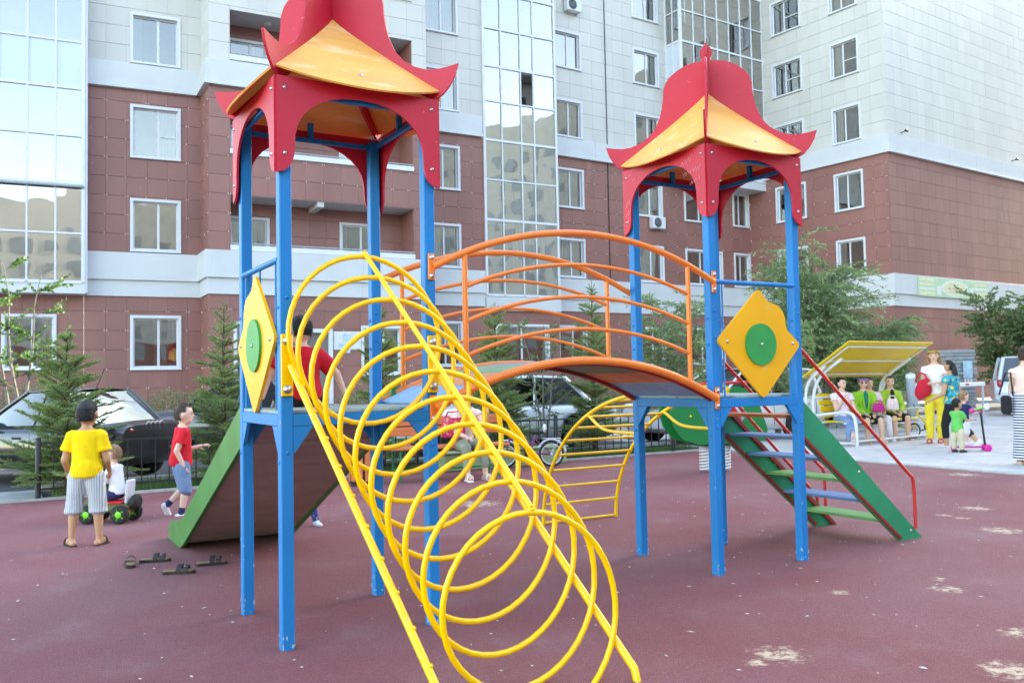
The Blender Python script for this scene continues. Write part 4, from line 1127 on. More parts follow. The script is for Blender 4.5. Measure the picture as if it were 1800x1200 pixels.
leafy('willow_shrub', 'willow shrub behind the yellow lozenge of the right tower', (5.6, 18.6, 0), 2.5, 1.0, 34, 'willow_leaf', 7, (.10, .014), 20, .2, n_br=12, twig=.5, cat='shrub')
leafy('young_tree', 'thin sapling between the firs below the bridge', yd(8.3, 13.1), 2.6, .6, 35, 'dark_leaf', 3, (.05, .016), 12, 0, n_br=9, twig=.35)
leafy('tree', 'dark green tree behind the grey car at the right edge', (17.5, 30.5, 0), 3.9, 1.45, 36, 'dark_leaf', 9, (.13, .04), 22, .1, n_br=16, twig=.8)
leafy('young_tree', 'bright green sapling at the left edge of the picture', (-9.15, 16.2, 0), 4.1, .9, 37, 'bright_leaf', 3, (.075, .032), 14, 0, n_br=8, twig=.4, crown_z=(.30, .98))
def hedge(label, loc, rot, L, W, H, seed, n=5200, m='hedge_leaf'):
    rg = random.Random(seed); t = thing('hedge', label, 'hedge', loc, rot); lf = MB(); wd = MB()
    for k in range(int(L / .35)):
        x = -L / 2 + .35 * (k + .5); wd.tube([(x, 0, 0), (x + rg.uniform(-.1, .1), rg.uniform(-.15, .15), H * .85)], [.015, .004], 5)
    for k in range(n):
        x = rg.uniform(-L / 2, L / 2); a = rg.uniform(0, 2 * pi); r = sqrt(rg.random()); hh = H * (.82 + .22 * mnoise.noise(Vector((x * 1.3, seed, 0))))
        c = Vector((x, cos(a) * r * W / 2, max(.05, hh * (.5 + .5 * sin(a) * r))))
        d = Vector((rg.uniform(-1, 1), rg.uniform(-1, 1), rg.uniform(-.5, 1))).normalized(); s_ = d.orthogonal().normalized() * .022; l_ = rg.uniform(.05, .09)
        lf.add([c, c + d * l_ * .5 + s_, c + d * l_, c + d * l_ * .5 - s_], [(0, 1, 2, 3)])
    obj('stems', wd, 'bark', t); obj('foliage', lf, m, t)
hedge('clipped green hedge below the ground floor window at the left', (-9.2, 24.6, 0), AY, 6.5, 1.2, 1.45, 51, 7000)
hedge('green hedge by the street door behind the left tower', (-3.2, 27.0, 0), AY, 4.5, 1.2, 1.5, 52)
hedge('dark hedge at the foot of the recessed block', (5.0, 33.0, 0), AY, 9, 1.4, 1.7, 53, 8000, 'dark_leaf')
hedge('dark hedge left of the parked black car', (-13.0, 22.5, 0), AY, 4.5, 1.3, 1.7, 54, 5200, 'dark_leaf')
hedge('dark green hedge below the right wing behind the willows', (8.9, 29.5, 0), .2, 4.5, 1.6, 2.0, 55, 6000, 'dark_leaf')
# ------------------------------------------------------------------ cars
mat('car_black', (0.022, 0.016, 0.018), .22, .03, 2, coat=1.0)
mat('car_dark', (0.018, 0.020, 0.024), .22, .03, 2, coat=1.0)
mat('car_silver', (0.80, 0.82, 0.86), .35, .03, 2, metal=.15, coat=1.0)
mat('car_grey', (0.56, 0.59, 0.63), .35, .03, 2, metal=.15, coat=1.0)
mat('car_white', (0.68, 0.69, 0.70), .3, .03, 2, coat=1.0)
mat('tyre', (0.02, 0.02, 0.02), .85, .2, 9)
mat('rim', (0.50, 0.51, 0.52), .3, .05, 9, metal=.9)
mat('lamp_red', (0.45, 0.02, 0.02), .15, .1, 20, coat=1.0)
mat('lamp_clear', (0.7, 0.7, 0.68), .12, .1, 20, coat=1.0)
mat('seat_dark', (0.03, 0.03, 0.032), .8)
def wheel_mesh(r=.31, w=.19):
    ty = MB(); M = Matrix.Rotation(pi / 2, 4, 'X')
    ty.lathe([(r * .66, -w / 2), (r * .93, -w / 2), (r, -w * .36), (r, w * .36), (r * .93, w / 2), (r * .66, w / 2), (r * .62, w * .3), (r * .62, -w * .3), (r * .66, -w / 2)], M, 28)
    ri = MB(); ri.lathe([(0, -.01), (r * .15, -.03), (r * .17, .0)], M, 14)
    ri.lathe([(r * .60, w * .42), (r * .66, w * .46), (r * .66, -w * .46), (r * .58, -w * .42), (r * .56, -w * .1), (r * .56, w * .1), (r * .60, w * .42)], M, 28)
    for k in range(5):
        a = 2 * pi * k / 5
        for sg in (-1, 1): ri.box((r * .36 * cos(a), -.055, r * .36 * sin(a)), (r * .5, .025, r * .15), Matrix.Rotation(-a, 3, 'Y'), .005)
    ty.lathe([(0, -.06), (r * .63, -.06)], M, 20)
    return ty.mesh('tyre'), ri.mesh('rim')
def car(label, loc, rot, paint, L=4.4, W=1.72, H=1.40, wb=2.6, suv=False, rings=False, cat='car', wagon=False, group='cars parked round the yard'):
    """local frame: x forward, centre at origin, ground at 0"""
    t = thing('parked_car', label, cat, loc, rot, group)
    r = .36 if suv else .31; zb = .34 if suv else .22; belt = H * (.60 if suv else .62); hood = H * (.60 if suv else .565); deck = H * (.62 if suv else .66)
    xf, xr = L / 2, -L / 2; fa = wb / 2 + (L - wb) * .02; ra = fa - wb; w2 = W / 2
    xs = sorted(set([round(x, 3) for x in [xf, xf - .04, xf - .12, xf - .3, xr, xr + .04, xr + .12, xr + .3] + [fa + (r + .07) * k / 8 for k in range(-8, 9)] + [ra + (r + .07) * k / 8 for k in range(-8, 9)] + [xr + L * k / 24 for k in range(1, 24)]]))
    cab0, cab1 = L * .17, -L * (.36 if not (suv or wagon) else .47)         # windscreen base, rear window base
    def top(x):
        u = (x - cab0) / (xf - cab0)
        if x >= cab0: return belt + .02 - (belt + .02 - hood) * u - (.16 * H) * max(0, u - .75) ** 1.6 * 8 * .5
        if x <= cab1 and not (suv or wagon): v = (cab1 - x) / (cab1 - xr); return belt + .02 + (deck - belt - .02) * min(1, v * 2) - .06 * max(0, v - .8) * 5
        return belt + .01
    rows = []
    for x in xs:
        e = min(1, (xf - x) / .55); e2 = min(1, (x - xr) / (.8 if suv else .45)); ww = w2 * (.78 + .22 * sqrt(max(0, 1 - (1 - e) ** 2))) * (.82 + .18 * sqrt(max(0, 1 - (1 - e2) ** 2)))
        b = zb + .12 * max(0, 1 - (xf - x) / .25) + .14 * max(0, 1 - (x - xr) / .2)
        for ax in (fa, ra):
            d = abs(x - ax)
            if d < r + .06: b = max(b, r + sqrt(max(0, (r + .06) ** 2 - d * d)))
        z = top(x); sh = z - .10; mid = (b + sh) / 2 if b < sh else sh - .02
        sec = [(0, b), (ww * .86, b), (ww * .985, b + .02), (ww, max(b + .03, min(mid, sh - .04))), (ww * .99, max(b + .04, sh - .02)), (ww * .955, max(b + .05, sh + .03)), (ww * .86, z - .028), (ww * .6, z - .008), (0, z)]
        rows.append([Vector((x, -y, zz)) for y, zz in reversed(sec)] + [Vector((x, y, zz)) for y, zz in sec[1:]])
    mb = MB(); mb.grid(rows)
    n = len(rows[0]); mb.add(rows[0], [tuple(range(n))]); mb.add(rows[-1], [tuple(reversed(range(n)))])
    obj('body', mb, paint, t, recalc=True)
    # greenhouse
    rf0, rf1 = cab0 - H * .50, cab1 + (H * .34 if not (suv or wagon) else .14)
    wb_, wt = w2 * .93, w2 * .70
    A = Vector((cab0, wb_ * .97, belt)); B = Vector((rf0, wt, H - .03)); C = Vector((rf1, wt, H - .035)); D = Vector((cab1, wb_ * .95, belt + .01))
    rl = []
    for i in range(9):
        u = i / 8; x = rf0 + (rf1 - rf0) * u; zz = H - .03 + .03 * sin(pi * u)
        rl.append([Vector((x, y, zz + .035 * (1 - (y / wt) ** 2))) for y in [wt * (k / 4 - 1) for k in range(9)]])
    rm = MB(); rm.grid(rl); rm.grid([[p - Vector((0, 0, .02)) for p in q] for q in rl]); obj('roof', rm, paint, t, recalc=True)
    def gridq(p, q, r_, s_, nn=6, bulge=Vector((0, 0, 0))):
        return [[p.lerp(q, i / nn).lerp(s_.lerp(r_, i / nn), j / nn) + bulge * sin(pi * i / nn) * sin(pi * j / nn) for j in range(nn + 1)] for i in range(nn + 1)]
    mir = lambda v: Vector((v.x, -v.y, v.z))
    obj('windscreen', MB().grid(gridq(A, mir(A), mir(B), B, bulge=Vector((.05, 0, .02)))), 'dark_glass' if suv else 'car_glass', t)
    obj('rear_window', MB().grid(gridq(D, mir(D), mir(C), C, bulge=Vector((-.04, 0, .02)))), 'dark_glass' if suv else 'car_glass', t)
    for f_ in (lambda v: v, mir):
        obj('side_window', MB().grid(gridq(f_(A), f_(D), f_(C), f_(B), bulge=Vector((0, 0, 0)))), 'dark_glass' if suv else 'car_glass', t)
        pb = MB()
        for p, q, rr in ((A, B, .03), (C, D, .045 if not suv else .06), (B, C, .022)): pb.tube([f_(p), f_(p).lerp(f_(q), .5) + Vector((0, 0, .012)), f_(q)], rr, 8)
        for u in (.48,): pb.tube([f_(A.lerp(D, u)), f_(B.lerp(C, u - .04))], .022, 6)
        obj('pillars', pb, paint, t)
        gr = MB(); sy = f_(Vector((0, 1, 0))).y
        for xx in (cab0 - .12, A.lerp(D, .48).x, cab1 + .22): gr.tube([(xx, sy * w2 * .993, zb + .1), (xx, sy * w2 * .999, (zb + belt) / 2), (xx, sy * w2 * .985, belt - .1)], .005, 5)
        obj('door_seams', gr, 'black_metal', t)['kind'] = 'stuff'
        for xx in (A.lerp(D, .36).x, A.lerp(D, .80).x): obj('door_handle', MB().box((xx, sy * w2 * .995, belt - .17), (.16, .03, .03), None, .008), 'seat_dark' if 'black' in paint else paint, t)
        mi = MB(); mi.ell((cab0 - .16, sy * (w2 + .09), belt + .07), (.07, .11, .075), 12, 8); mi.tube([(cab0 - .14, sy * w2 * .93, belt + .02), (cab0 - .15, sy * (w2 + .03), belt + .05)], .02, 6)
        obj('wing_mirror', mi, 'mirror_blue' if rings else paint, t)
        obj('headlight', MB().ell((xf - .10, sy * w2 * .66, hood - .10), (.10, .2, .08), 12, 8), 'lamp_clear', t)
        obj('tail_light', MB().ell((xr + (.10 if not suv else .16), sy * w2 * (.62 if not suv else .80), (deck if not suv else belt + .02) - .13), (.11, .17, .065 if not suv else .15), 12, 8), 'lamp_red', t)
        for ax in (fa, ra):
            wh = obj('wheel', MB().lathe([(0, -.02), (r * .3, -.02), (r * .3, .02), (0, .02)], Matrix.Translation((ax, sy * (w2 - .11), r)) @ Matrix.Rotation(pi / 2, 4, 'X'), 12), 'rim', t)
            for nm, me, m_ in (('tyre', WM[0], 'tyre'), ('rim', WM[1], 'rim')):
                o = link(bpy.data.objects.new(nm, me)); o.parent = wh; o.location = (ax, sy * (w2 - .11), r); o.scale = (r / .31, 1, r / .31)
                if sy > 0: o.rotation_euler = (0, 0, pi)
    ub = MB(); ub.box((0, 0, zb + .12), (L * .86, W * .72, .16)); obj('underbody', ub, 'seat_dark', t)
    it = MB(); it.box((cab0 - .35, 0, belt - .12), (.3, W * .7, .2), None, .03)
    for xx in (cab0 - 1.0, cab1 + .55):
        for yy in (-.36, .36): it.box((xx, yy, belt - .05), (.18, .46, .5), None, .06); it.box((xx - .02, yy, belt + .26), (.1, .24, .16), None, .04)
    it.box(((cab0 + cab1) / 2, 0, belt - .28), (cab0 - cab1, W * .76, .05)); obj('interior', it, 'seat_dark', t)
    pl = MB(); pl.box((xr - .006 + .02, 0, deck - .27), (.02, .52, .115), None, .004); obj('number_plate', pl, 'white_frame', t)
    bp = MB(); bp.box((xr + .07, 0, zb + .2), (.13, W * .90, .13), None, .04); bp.box((xf - .07, 0, zb + .18), (.13, W * .86, .13), None, .04); obj('bumpers', bp, 'seat_dark' if paint == 'car_black' else paint, t)
    if rings:
        rb = MB()
        for k in range(4): rb.tube([(xr + .008, -.135 + .09 * k + .058 * cos(a * pi / 12), deck - .085 + .058 * sin(a * pi / 12)) for a in range(24)], .009, 6, closed=True)
        obj('ring_emblem', rb, 'rim', t)
        obj('aerial', MB().tube([(rf1 + .1, 0, H), (rf1 - .05, 0, H + .3)], .006, 6), 'seat_dark', t)
    return t
mat('dark_glass', (0.015, 0.018, 0.02), .06, .1, 2, coat=1.0)
mat('mirror_blue', (0.02, 0.22, 0.42), .15, .1, 4, coat=1.0)
WM = wheel_mesh(); WM[0].materials.append(MATS['tyre']); WM[1].materials.append(MATS['rim'])
car('black saloon car with a ring emblem, behind the fir at the left', (-6.92, 13.3, 0), pi - radians(17), 'car_black', 3.6, 1.60, 1.34, 2.15, rings=True)
car('dark saloon car behind the black one and the boy in red', (-5.6, 17.6, 0), pi - radians(5), 'car_dark', 4.3, 1.7, 1.45, 2.55)
car('silver saloon car under the bridge behind the firs', (-.25, 17.2, 0), pi + AY - .12, 'car_silver', 4.4, 1.72, 1.42, 2.6)
car('pale estate car behind the spring rocker', (4.5, 18.75, 0), pi + AY - .05, 'car_white', 4.3, 1.72, 1.5, 2.6, wagon=True)
car('white car behind the left end of the covered bench', (8.1, 24.6, 0), pi + .2, 'car_white', 4.2, 1.7, 1.42, 2.55)
car('grey off-road car parked at the right edge', (16.85, 26.1, 0), -.42, 'car_grey', 4.6, 1.82, 1.78, 2.7, suv=True)
# ------------------------------------------------------------------ benches, bin, rocker, covered bench, barrier, bikes and toys
mat('orange_wood', lin((214, 120, 72)), .6, .14, 5, .12, 60, stretch=(1, 6, 6))
mat('green_metal', lin((30, 130, 85)), .45, .08, 6)
mat('white_pipe', (0.72, 0.73, 0.72), .35, .05, 5)
mat('canopy_yellow', lin((240, 200, 20)), .45, .06, 2)
mat('planter', lin((150, 170, 125)), .8, .15, 4, .2, 60)
mat('green_plastic', lin((15, 125, 62)), .35, .05, 3)
mat('red_plastic', lin((205, 25, 35)), .35, .05, 3)
mat('yellow_plastic', lin((240, 205, 30)), .35, .05, 3)
mat('white_plastic', lin((225, 228, 230)), .35, .05, 3)
mat('pink_plastic', lin((225, 30, 150)), .35, .05, 3)
mat('lime_plastic', lin((110, 215, 30)), .35, .05, 3)
mat('black_rubber', (0.02, 0.02, 0.02), .8, .1, 5)
mat('stone', (0.33, 0.34, 0.34), .9, .2, 6, .5, 30)
def bench(label, loc, rot, L=1.75, group='orange slatted benches'):
    t = thing('bench', label, 'bench', loc, rot, group)
    for k, y in enumerate((-.17, -.04, .09)): obj('seat_slat', MB().box((0, y, .45), (L, .115, .035), None, .006), 'orange_wood', t)
    for k, z in enumerate((.66, .80)): obj('back_slat', MB().box((0, .20 + .03 * k, z), (L, .03, .125), None, .006), 'orange_wood', t)
    for sx in (-1, 1):
        x = sx * (L / 2 - .16)
        for y, top in ((-.17, .43), (.19, .86)):
            obj('leg', MB().tube([(x, y, 0), (x, y, .43)] + ([(x, .235, .86)] if y > 0 else []), .019, 8), 'green_metal', t)
        obj('bracket', MB().tube([(x, -.19, .42), (x, .19, .42)], .016, 8), 'green_metal', t)
        obj('bracket', MB().tube([(x, -.17, .14), (x, .19, .14)], .013, 8), 'green_metal', t)
    obj('stretcher', MB().tube([(-L / 2 + .16, .0, .14), (L / 2 - .16, .0, .14)], .013, 8), 'green_metal', t)
    return t
bench('orange slatted bench on green legs seen through the coil tunnel', (-.95, 12.35, 0), AY - .12)
bench('orange slatted bench behind the left end of the covered bench', (7.6, 21.6, 0), AY)
# litter bin clad with orange slats
t = thing('litter_bin', 'litter bin clad with upright orange slats beside the slide', 'litter bin', (-2.0, 11.75, 0), .4)
obj('drum', MB().lathe([(0, .05), (.17, .05), (.17, .62), (.15, .62), (.15, .1), (0, .1)], None, 20), 'black_metal', t)
for k in range(12):
    a = 2 * pi * k / 12; obj('slat', MB().box((.195 * cos(a), .195 * sin(a), .36), (.022, .075, .60), Matrix.Rotation(a, 3, 'Z'), .005), 'orange_wood', t)
for z in (.04, .67): obj('hoop', MB().tube([(.185 * cos(k * pi / 12), .185 * sin(k * pi / 12), z) for k in range(24)], .012, 6, closed=True), 'black_metal', t)
# low concrete planter edge behind the child's bicycle
t = thing('planter_block', 'low pale green concrete block behind the child\'s bicycle', 'planter', (-.15, 13.75, 0), AY)
obj('block', MB().box((0, 0, .13), (2.2, .22, .26), None, .02), 'planter', t); obj('coping', MB().box((0, 0, .275), (2.24, .26, .03), None, .008), 'planter', t)

# covered bench
cb = thing('covered_bench', 'white tubular bench with a yellow canopy where the women sit', 'bench', (6.08, 16.86, 0), radians(36))
sw = 2.45
for sx in (-.12, sw):
    obj('side_frame', MB().tube(bez([(sx, -.62, .0), (sx, -.60, .45), (sx, -.48, .62), (sx, -.1, .60), (sx, .22, .56)], 6), .030, 10), 'white_pipe', cb)
    obj('upright', MB().tube(bez([(sx + (.1 if sx < 0 else -.1), .30, .0), (sx + (.1 if sx < 0 else -.1), .36, .8), (sx + (.1 if sx < 0 else -.1), .20, 1.28), (sx + (.1 if sx < 0 else -.1), -.30, 1.64)], 6), .032, 10), 'white_pipe', cb)
    obj('upright', MB().tube(bez([(sx, .38, .0), (sx, .46, .8), (sx, .36, 1.22), (sx, .0, 1.50)], 6), .030, 10), 'white_pipe', cb)
    obj('base_rail', MB().tube([(sx, -.62, .05), (sx, .38, .05)], .026, 8), 'white_pipe', cb)
obj('front_rail', MB().tube([(-.12, -.50, .08), (sw, -.50, .08)], .022, 8), 'white_pipe', cb)
R_ = Matrix.Rotation(radians(-32), 4, 'X')
M4 = Matrix.Translation((sw / 2, -.10, 1.60)) @ R_
def cpt(x, y): return M4 @ Vector((x, y, 0))
Lc, Wc = sw + .5, 1.25
mb = MB(); mb.box(M4 @ Vector((0, 0, .03)), (Lc, Wc, .022), M4.to_3x3(), .006); obj('canopy', mb, 'canopy_yellow', cb)
for y in (-.48, 0.0, .48): obj('canopy_tube', MB().tube([cpt(-Lc / 2 + .12, y), cpt(Lc / 2 - .12, y)], .018, 8), 'white_pipe', cb)
for x in (-Lc / 2 + .12, Lc / 2 - .12): obj('canopy_tube', MB().tube([cpt(x, -.5), cpt(x, .5)], .018, 8), 'white_pipe', cb)
for k in range(5): obj('seat_slat', MB().box((sw / 2 - .06, -.34 + k * .11, .44), (sw - .1, .095, .026), None, .006), 'yellow_plastic', cb)
for k in range(4): obj('back_slat', MB().box((sw / 2 - .06, .19 + .03 * k, .56 + k * .12), (sw - .1, .022, .10), None, .006), 'yellow_plastic', cb)
for y, z in ((-.36, .42), (.14, .42), (.26, .90)): obj('seat_rail', MB().tube([(-.1, y, z), (sw, y, z)], .020, 8), 'white_pipe', cb)

# spring rocker
sr = thing('spring_rocker', 'green spring rocker with red and yellow trim on two coil springs behind the right tower', 'spring rocker', (2.86, 12.55, 0), .28)
for sx in (-.16, .16):
    obj('spring', MB().tube([(sx + .07 * cos(k * pi / 8), .07 * sin(k * pi / 8), .02 + .30 * k / 112) for k in range(113)], .014, 6), 'white_pipe', sr)
    obj('spring_core', MB().lathe([(.085, .32), (.085, .40), (.07, .42), (.07, .32)], Matrix.Translation((sx, 0, 0)), 14), 'pipe_grey', sr)
hull = [(-.70, 1.02), (-.78, .86), (-.72, .66), (-.58, .48), (-.34, .40), (.28, .40), (.46, .50), (.52, .62), (.44, .66), (.30, .60), (.12, .62), (-.06, .70), (-.20, .86), (-.28, .98), (-.44, 1.08)]
for y in (-.17, .17): obj('side_board', MB().prism(hull, frame((0, y, 0), (1, 0, 0), (0, 0, 1)), .02), 'green_plastic', sr, recalc=True)
tail = [(.40, .60), (.62, .42), (.82, .40), (.86, .58), (.74, .92), (.60, 1.16), (.36, 1.20), (.14, 1.14), (.30, 1.08), (.46, .96), (.52, .78)]
obj('tail_board', MB().prism(tail, frame((0, .0, 0), (1, 0, 0), (0, 0, 1)), .02), 'green_plastic', sr, recalc=True)
obj('canopy_board', MB().prism([(-.58, 1.06), (-.40, 1.22), (.10, 1.24), (.20, 1.16), (-.10, 1.14), (-.34, 1.04)], frame((0, .0, 0), (1, 0, 0), (0, 0, 1)), .30), 'yellow_plastic', sr, recalc=True)
obj('nose_disc', MB().prism([(-.66 + .13 * cos(k * pi / 12), 1.13 + .13 * sin(k * pi / 12)) for k in range(24)], frame((0, -.03, 0), (1, 0, 0), (0, 0, 1)), .03), 'red_plastic', sr, recalc=True)
obj('nose', MB().ell((-.62, -.06, 1.05), (.11, .05, .05), 12, 8), 'yellow_plastic', sr)
obj('handle_bar', MB().tube([(-.62, 0, 1.24), (.62, 0, 1.26)], .02, 8), 'red_plastic', sr)
obj('panel', MB().prism([(.24, .50), (.70, .46), (.70, .95), (.50, .96), (.30, .80)], frame((0, .06, 0), (1, 0, 0), (0, 0, 1)), .02), 'white_plastic', sr, recalc=True)
obj('porthole', MB().tube([(.56 + .055 * cos(k * pi / 10), .045, .68 + .075 * sin(k * pi / 10)) for k in range(20)], .012, 6, closed=True), 'pipe_grey', sr)
obj('wing_board', MB().prism([(.14, .98), (.24, 1.02), (.40, .80), (.48, .56), (.40, .50), (.34, .70)], frame((0, -.02, 0), (1, 0, 0), (0, 0, 1)), .02), 'red_plastic', sr, recalc=True)
obj('seat', MB().box((.02, 0, .66), (.34, .30, .03), None, .01), 'black_rubber', sr)
obj('base', MB().box((0, 0, .395), (.62, .32, .03), None, .01), 'black_rubber', sr)
for p in ((-.46, .80), (.38, .55), (.44, .55), (-.36, 1.0)): obj('bolt_cap', MB().ell((p[0], -.185, p[1]), (.018, .012, .018), 8, 6), 'yellow_plastic', sr)

# bollard, boom, stone pillar
t = thing('bollard', 'pale round bollard holding the boom, right of the covered bench', 'bollard', (9.15, 20.2, 0))
obj('column', MB().lathe([(0, 0), (.10, 0), (.10, 1.28), (.085, 1.33), (0, 1.34)], None, 20), 'pipe_grey', t); obj('cap', MB().lathe([(.104, 1.22), (.106, 1.24), (.104, 1.30), (.0, 1.352)], None, 20), 'white_pipe', t)
t = thing('boom_barrier', 'white boom barrier with red stripes behind the standing women', 'barrier', (9.3, 20.5, 0), .62)
obj('boom', MB().box((1.75, 0, 1.03), (3.3, .05, .10), None, .01), 'white_plastic', t)
for k in range(2): obj('stripe', MB().box((.9 + k * 1.6, -.002, 1.03), (.16, .056, .045)), 'red_plastic', t)
obj('stand', MB().box((.05, .0, .5), (.16, .16, .98), None, .015), 'pipe_grey', t); obj('prop', MB().tube([(3.3, 0, 0), (3.3, 0, .98)], .03, 8), 'pipe_grey', t)
t = thing('stone_pillar', 'gate pillar of stacked grey stone slabs with a pale blue poster', 'pillar', (14.35, 28.3, 0), .35); rg = random.Random(9)
z = 0
while z < 1.95:
    h_ = rg.uniform(.08, .14); obj('stone', MB().box((rg.uniform(-.03, .03), rg.uniform(-.03, .03), z + h_ / 2), (.86 + rg.uniform(-.1, .06), .7 + rg.uniform(-.08, .05), h_ - .012), Matrix.Rotation(rg.uniform(-.06, .06), 3, 'Z'), .015), 'stone', t); z += h_
obj('core', MB().box((0, 0, .95), (.7, .55, 1.9)), 'concrete', t)
obj('poster', MB().box((.0, -.40, 1.42), (.38, .012, .55)), 'paper_blue', t)
for k in range(3): obj('poster_strip', MB().box((-.12 + .12 * k, -.40, 1.07), (.08, .01, .12)), 'paper', t)
# bicycles
def wheel(mb, c, r, tr=.018, n=24, ax=Vector((0, 1, 0)), spokes=0):
    a = Vector((1, 0, 0)); b = Vector((0, 0, 1)); c = Vector(c)
    mb.tube([c + (a * cos(2 * pi * k / n) + b * sin(2 * pi * k / n)) * r for k in range(n)], tr, 8, closed=True)
mat('bike_purple', lin((130, 40, 100)), .3, .05, 4, coat=.5)
def kids_bike(label, loc, rot, frame_m, rear_white=True, r=.20):
    t = thing('bicycle', label, 'bicycle', loc, rot, 'children\'s bicycles')
    for nm, x in (('front_wheel', .36), ('rear_wheel', -.36)):
        w = MB(); wheel(w, (x, 0, r), r - .018, .018); o = obj(nm, w, 'black_rubber', t)
        w = MB(); wheel(w, (x, 0, r), r - .042, .010)
        for k in range(10): a = 2 * pi * k / 10; w.tube([(x, 0, r), (x + (r - .04) * cos(a), 0, r + (r - .04) * sin(a))], .002, 4)
        w.lathe([(0, -.03), (.02, -.03), (.02, .03), (0, .03)], Matrix.Translation((x, 0, r)) @ Matrix.Rotation(pi / 2, 4, 'X'), 10); obj('rim', w, 'white_plastic', o)
        w = MB(); w.tube([(x + (r + .025) * cos(a), 0, r + (r + .025) * sin(a)) for a in [(.15 + .8 * k / 10) * pi for k in range(11)]], .014, 6); obj('mudguard', w, 'white_plastic', o)
    fm = MB(); fm.tube([(.27, 0, .50), (-.02, 0, .22), (-.36, 0, .20)], .017, 8); fm.tube([(-.02, 0, .22), (-.12, 0, .50)], .016, 8); fm.tube([(.26, 0, .44), (-.08, 0, .36)], .014, 8); fm.tube([(-.10, 0, .44), (-.36, 0, .20)], .010, 6); obj('frame', fm, frame_m, t)
    fm = MB(); fm.tube([(.36, 0, .20), (.27, 0, .50), (.24, 0, .62)], .016, 8); obj('fork', fm, frame_m, t)
    fm = MB(); fm.tube([(.16, -.22, .70), (.22, -.12, .66), (.24, 0, .62), (.22, .12, .66), (.16, .22, .70)], .011, 8); obj('handlebar', fm, 'black_metal', t)
    obj('saddle', MB().ell((-.14, 0, .535), (.12, .065, .03), 12, 6), 'black_rubber', t); obj('saddle_back', MB().ell((-.26, 0, .60), (.03, .08, .07), 10, 6), 'white_plastic', t)
    cr = MB(); cr.tube([(-.02, -.06, .22), (.08, -.07, .16)], .009, 6); cr.box((.10, -.10, .155), (.07, .06, .02)); cr.lathe([(0, 0), (.075, 0), (.075, .01), (0, .01)], Matrix.Translation((-.02, -.05, .22)) @ Matrix.Rotation(pi / 2, 4, 'X'), 16); obj('crank', cr, 'black_metal', t)
    ck = MB()
    for y in (-.05, .05): ck.tube([(-.22, y, .44), (-.50, y, .44), (-.36, y, .22)], .006, 5)
    obj('carrier', ck, 'steel', t)
    return t
kids_bike('small purple children\'s bicycle by the lawn, seen beyond the coil', (.22, 13.62, 0), pi + .10, 'bike_purple')
kids_bike('small yellow children\'s bicycle at the right end of the covered bench', (8.55, 18.15, 0), pi + .3, 'yellow_plastic', r=.16)
# toy jeep and kick scooter
mat('toy_olive', lin((92, 96, 48)), .5, .1, 8)
tj = thing('toy_car', 'ride-on toy jeep with lime green wheels under the toddler in white', 'toy car', (-4.08, 8.92, 0), pi - .12)
tj.scale = (.86, .86, .86)
obj('body', MB().box((0.02, 0, .17), (.58, .24, .10), None, .03).box((.26, 0, .22), (.16, .22, .08), None, .03), 'toy_olive', tj)
obj('seat', MB().box((-.06, 0, .235), (.26, .20, .04), None, .015), 'red_plastic', tj); obj('backrest', MB().box((-.235, 0, .36), (.03, .18, .28), Matrix.Rotation(-.08, 3, 'Y'), .014), 'white_plastic', tj)
for x in (-.19, .21):
    for y in (-.14, .14):
        w = obj('wheel', MB().lathe([(.05, -.04), (.095, -.04), (.108, -.025), (.108, .025), (.095, .04), (.05, .04)], Matrix.Translation((x, y, .108)) @ Matrix.Rotation(pi / 2, 4, 'X'), 20), 'black_rubber', tj)
        hb = MB(); hb.lathe([(0, -.042), (.03, -.045), (.055, -.03), (.07, -.035), (.07, .035), (.055, .03), (.03, .045), (0, .042)], Matrix.Translation((x, y, .108)) @ Matrix.Rotation(pi / 2, 4, 'X'), 20)
        for k in range(5): a = 2 * pi * k / 5; hb.box((x + .045 * cos(a), y, .108 + .045 * sin(a)), (.05, .08, .018), Matrix.Rotation(-a, 3, 'Y'))
        obj('hub', hb, 'lime_plastic', w)
obj('spare_wheel', MB().lathe([(0, -.035), (.07, -.04), (.085, -.02), (.085, .02), (.07, .04), (0, .035)], Matrix.Translation((-.31, 0, .24)) @ Matrix.Rotation(pi / 2, 4, 'Y'), 18), 'black_rubber', tj)
obj('steering_wheel', MB().tube([(.17, .06 * cos(k * pi / 10), .34 + .05 * sin(k * pi / 10)) for k in range(20)], .008, 6, closed=True), 'yellow_plastic', tj)
obj('tail_reflector', MB().ell((-.27, .10, .13), (.02, .03, .025), 8, 6), 'red_plastic', tj)
sc_ = thing('kick_scooter', 'pink three-wheeled kick scooter with a black handle post', 'scooter', (7.72, 14.95, 0), -.25)
obj('deck', MB().box((0, 0, .075), (.42, .11, .025), None, .01), 'pink_plastic', sc_)
for x, y, r in ((.27, -.09, .062), (.27, .09, .062), (-.24, 0, .048)): obj('wheel', MB().lathe([(0, -.018), (r * .8, -.02), (r, -.01), (r, .01), (r * .8, .02), (0, .018)], Matrix.Translation((x, y, r)) @ Matrix.Rotation(pi / 2, 4, 'X'), 18), 'pink_plastic', sc_)
obj('axle', MB().tube([(.27, -.09, .062), (.24, 0, .10), (.27, .09, .062)], .02, 8), 'pink_plastic', sc_)
obj('handle_post', MB().tube([(.25, 0, .09), (.20, 0, .66)], .017, 8), 'black_rubber', sc_); obj('handlebar', MB().tube([(.20, -.13, .67), (.195, 0, .66), (.20, .13, .67)], .014, 8), 'pink_plastic', sc_)
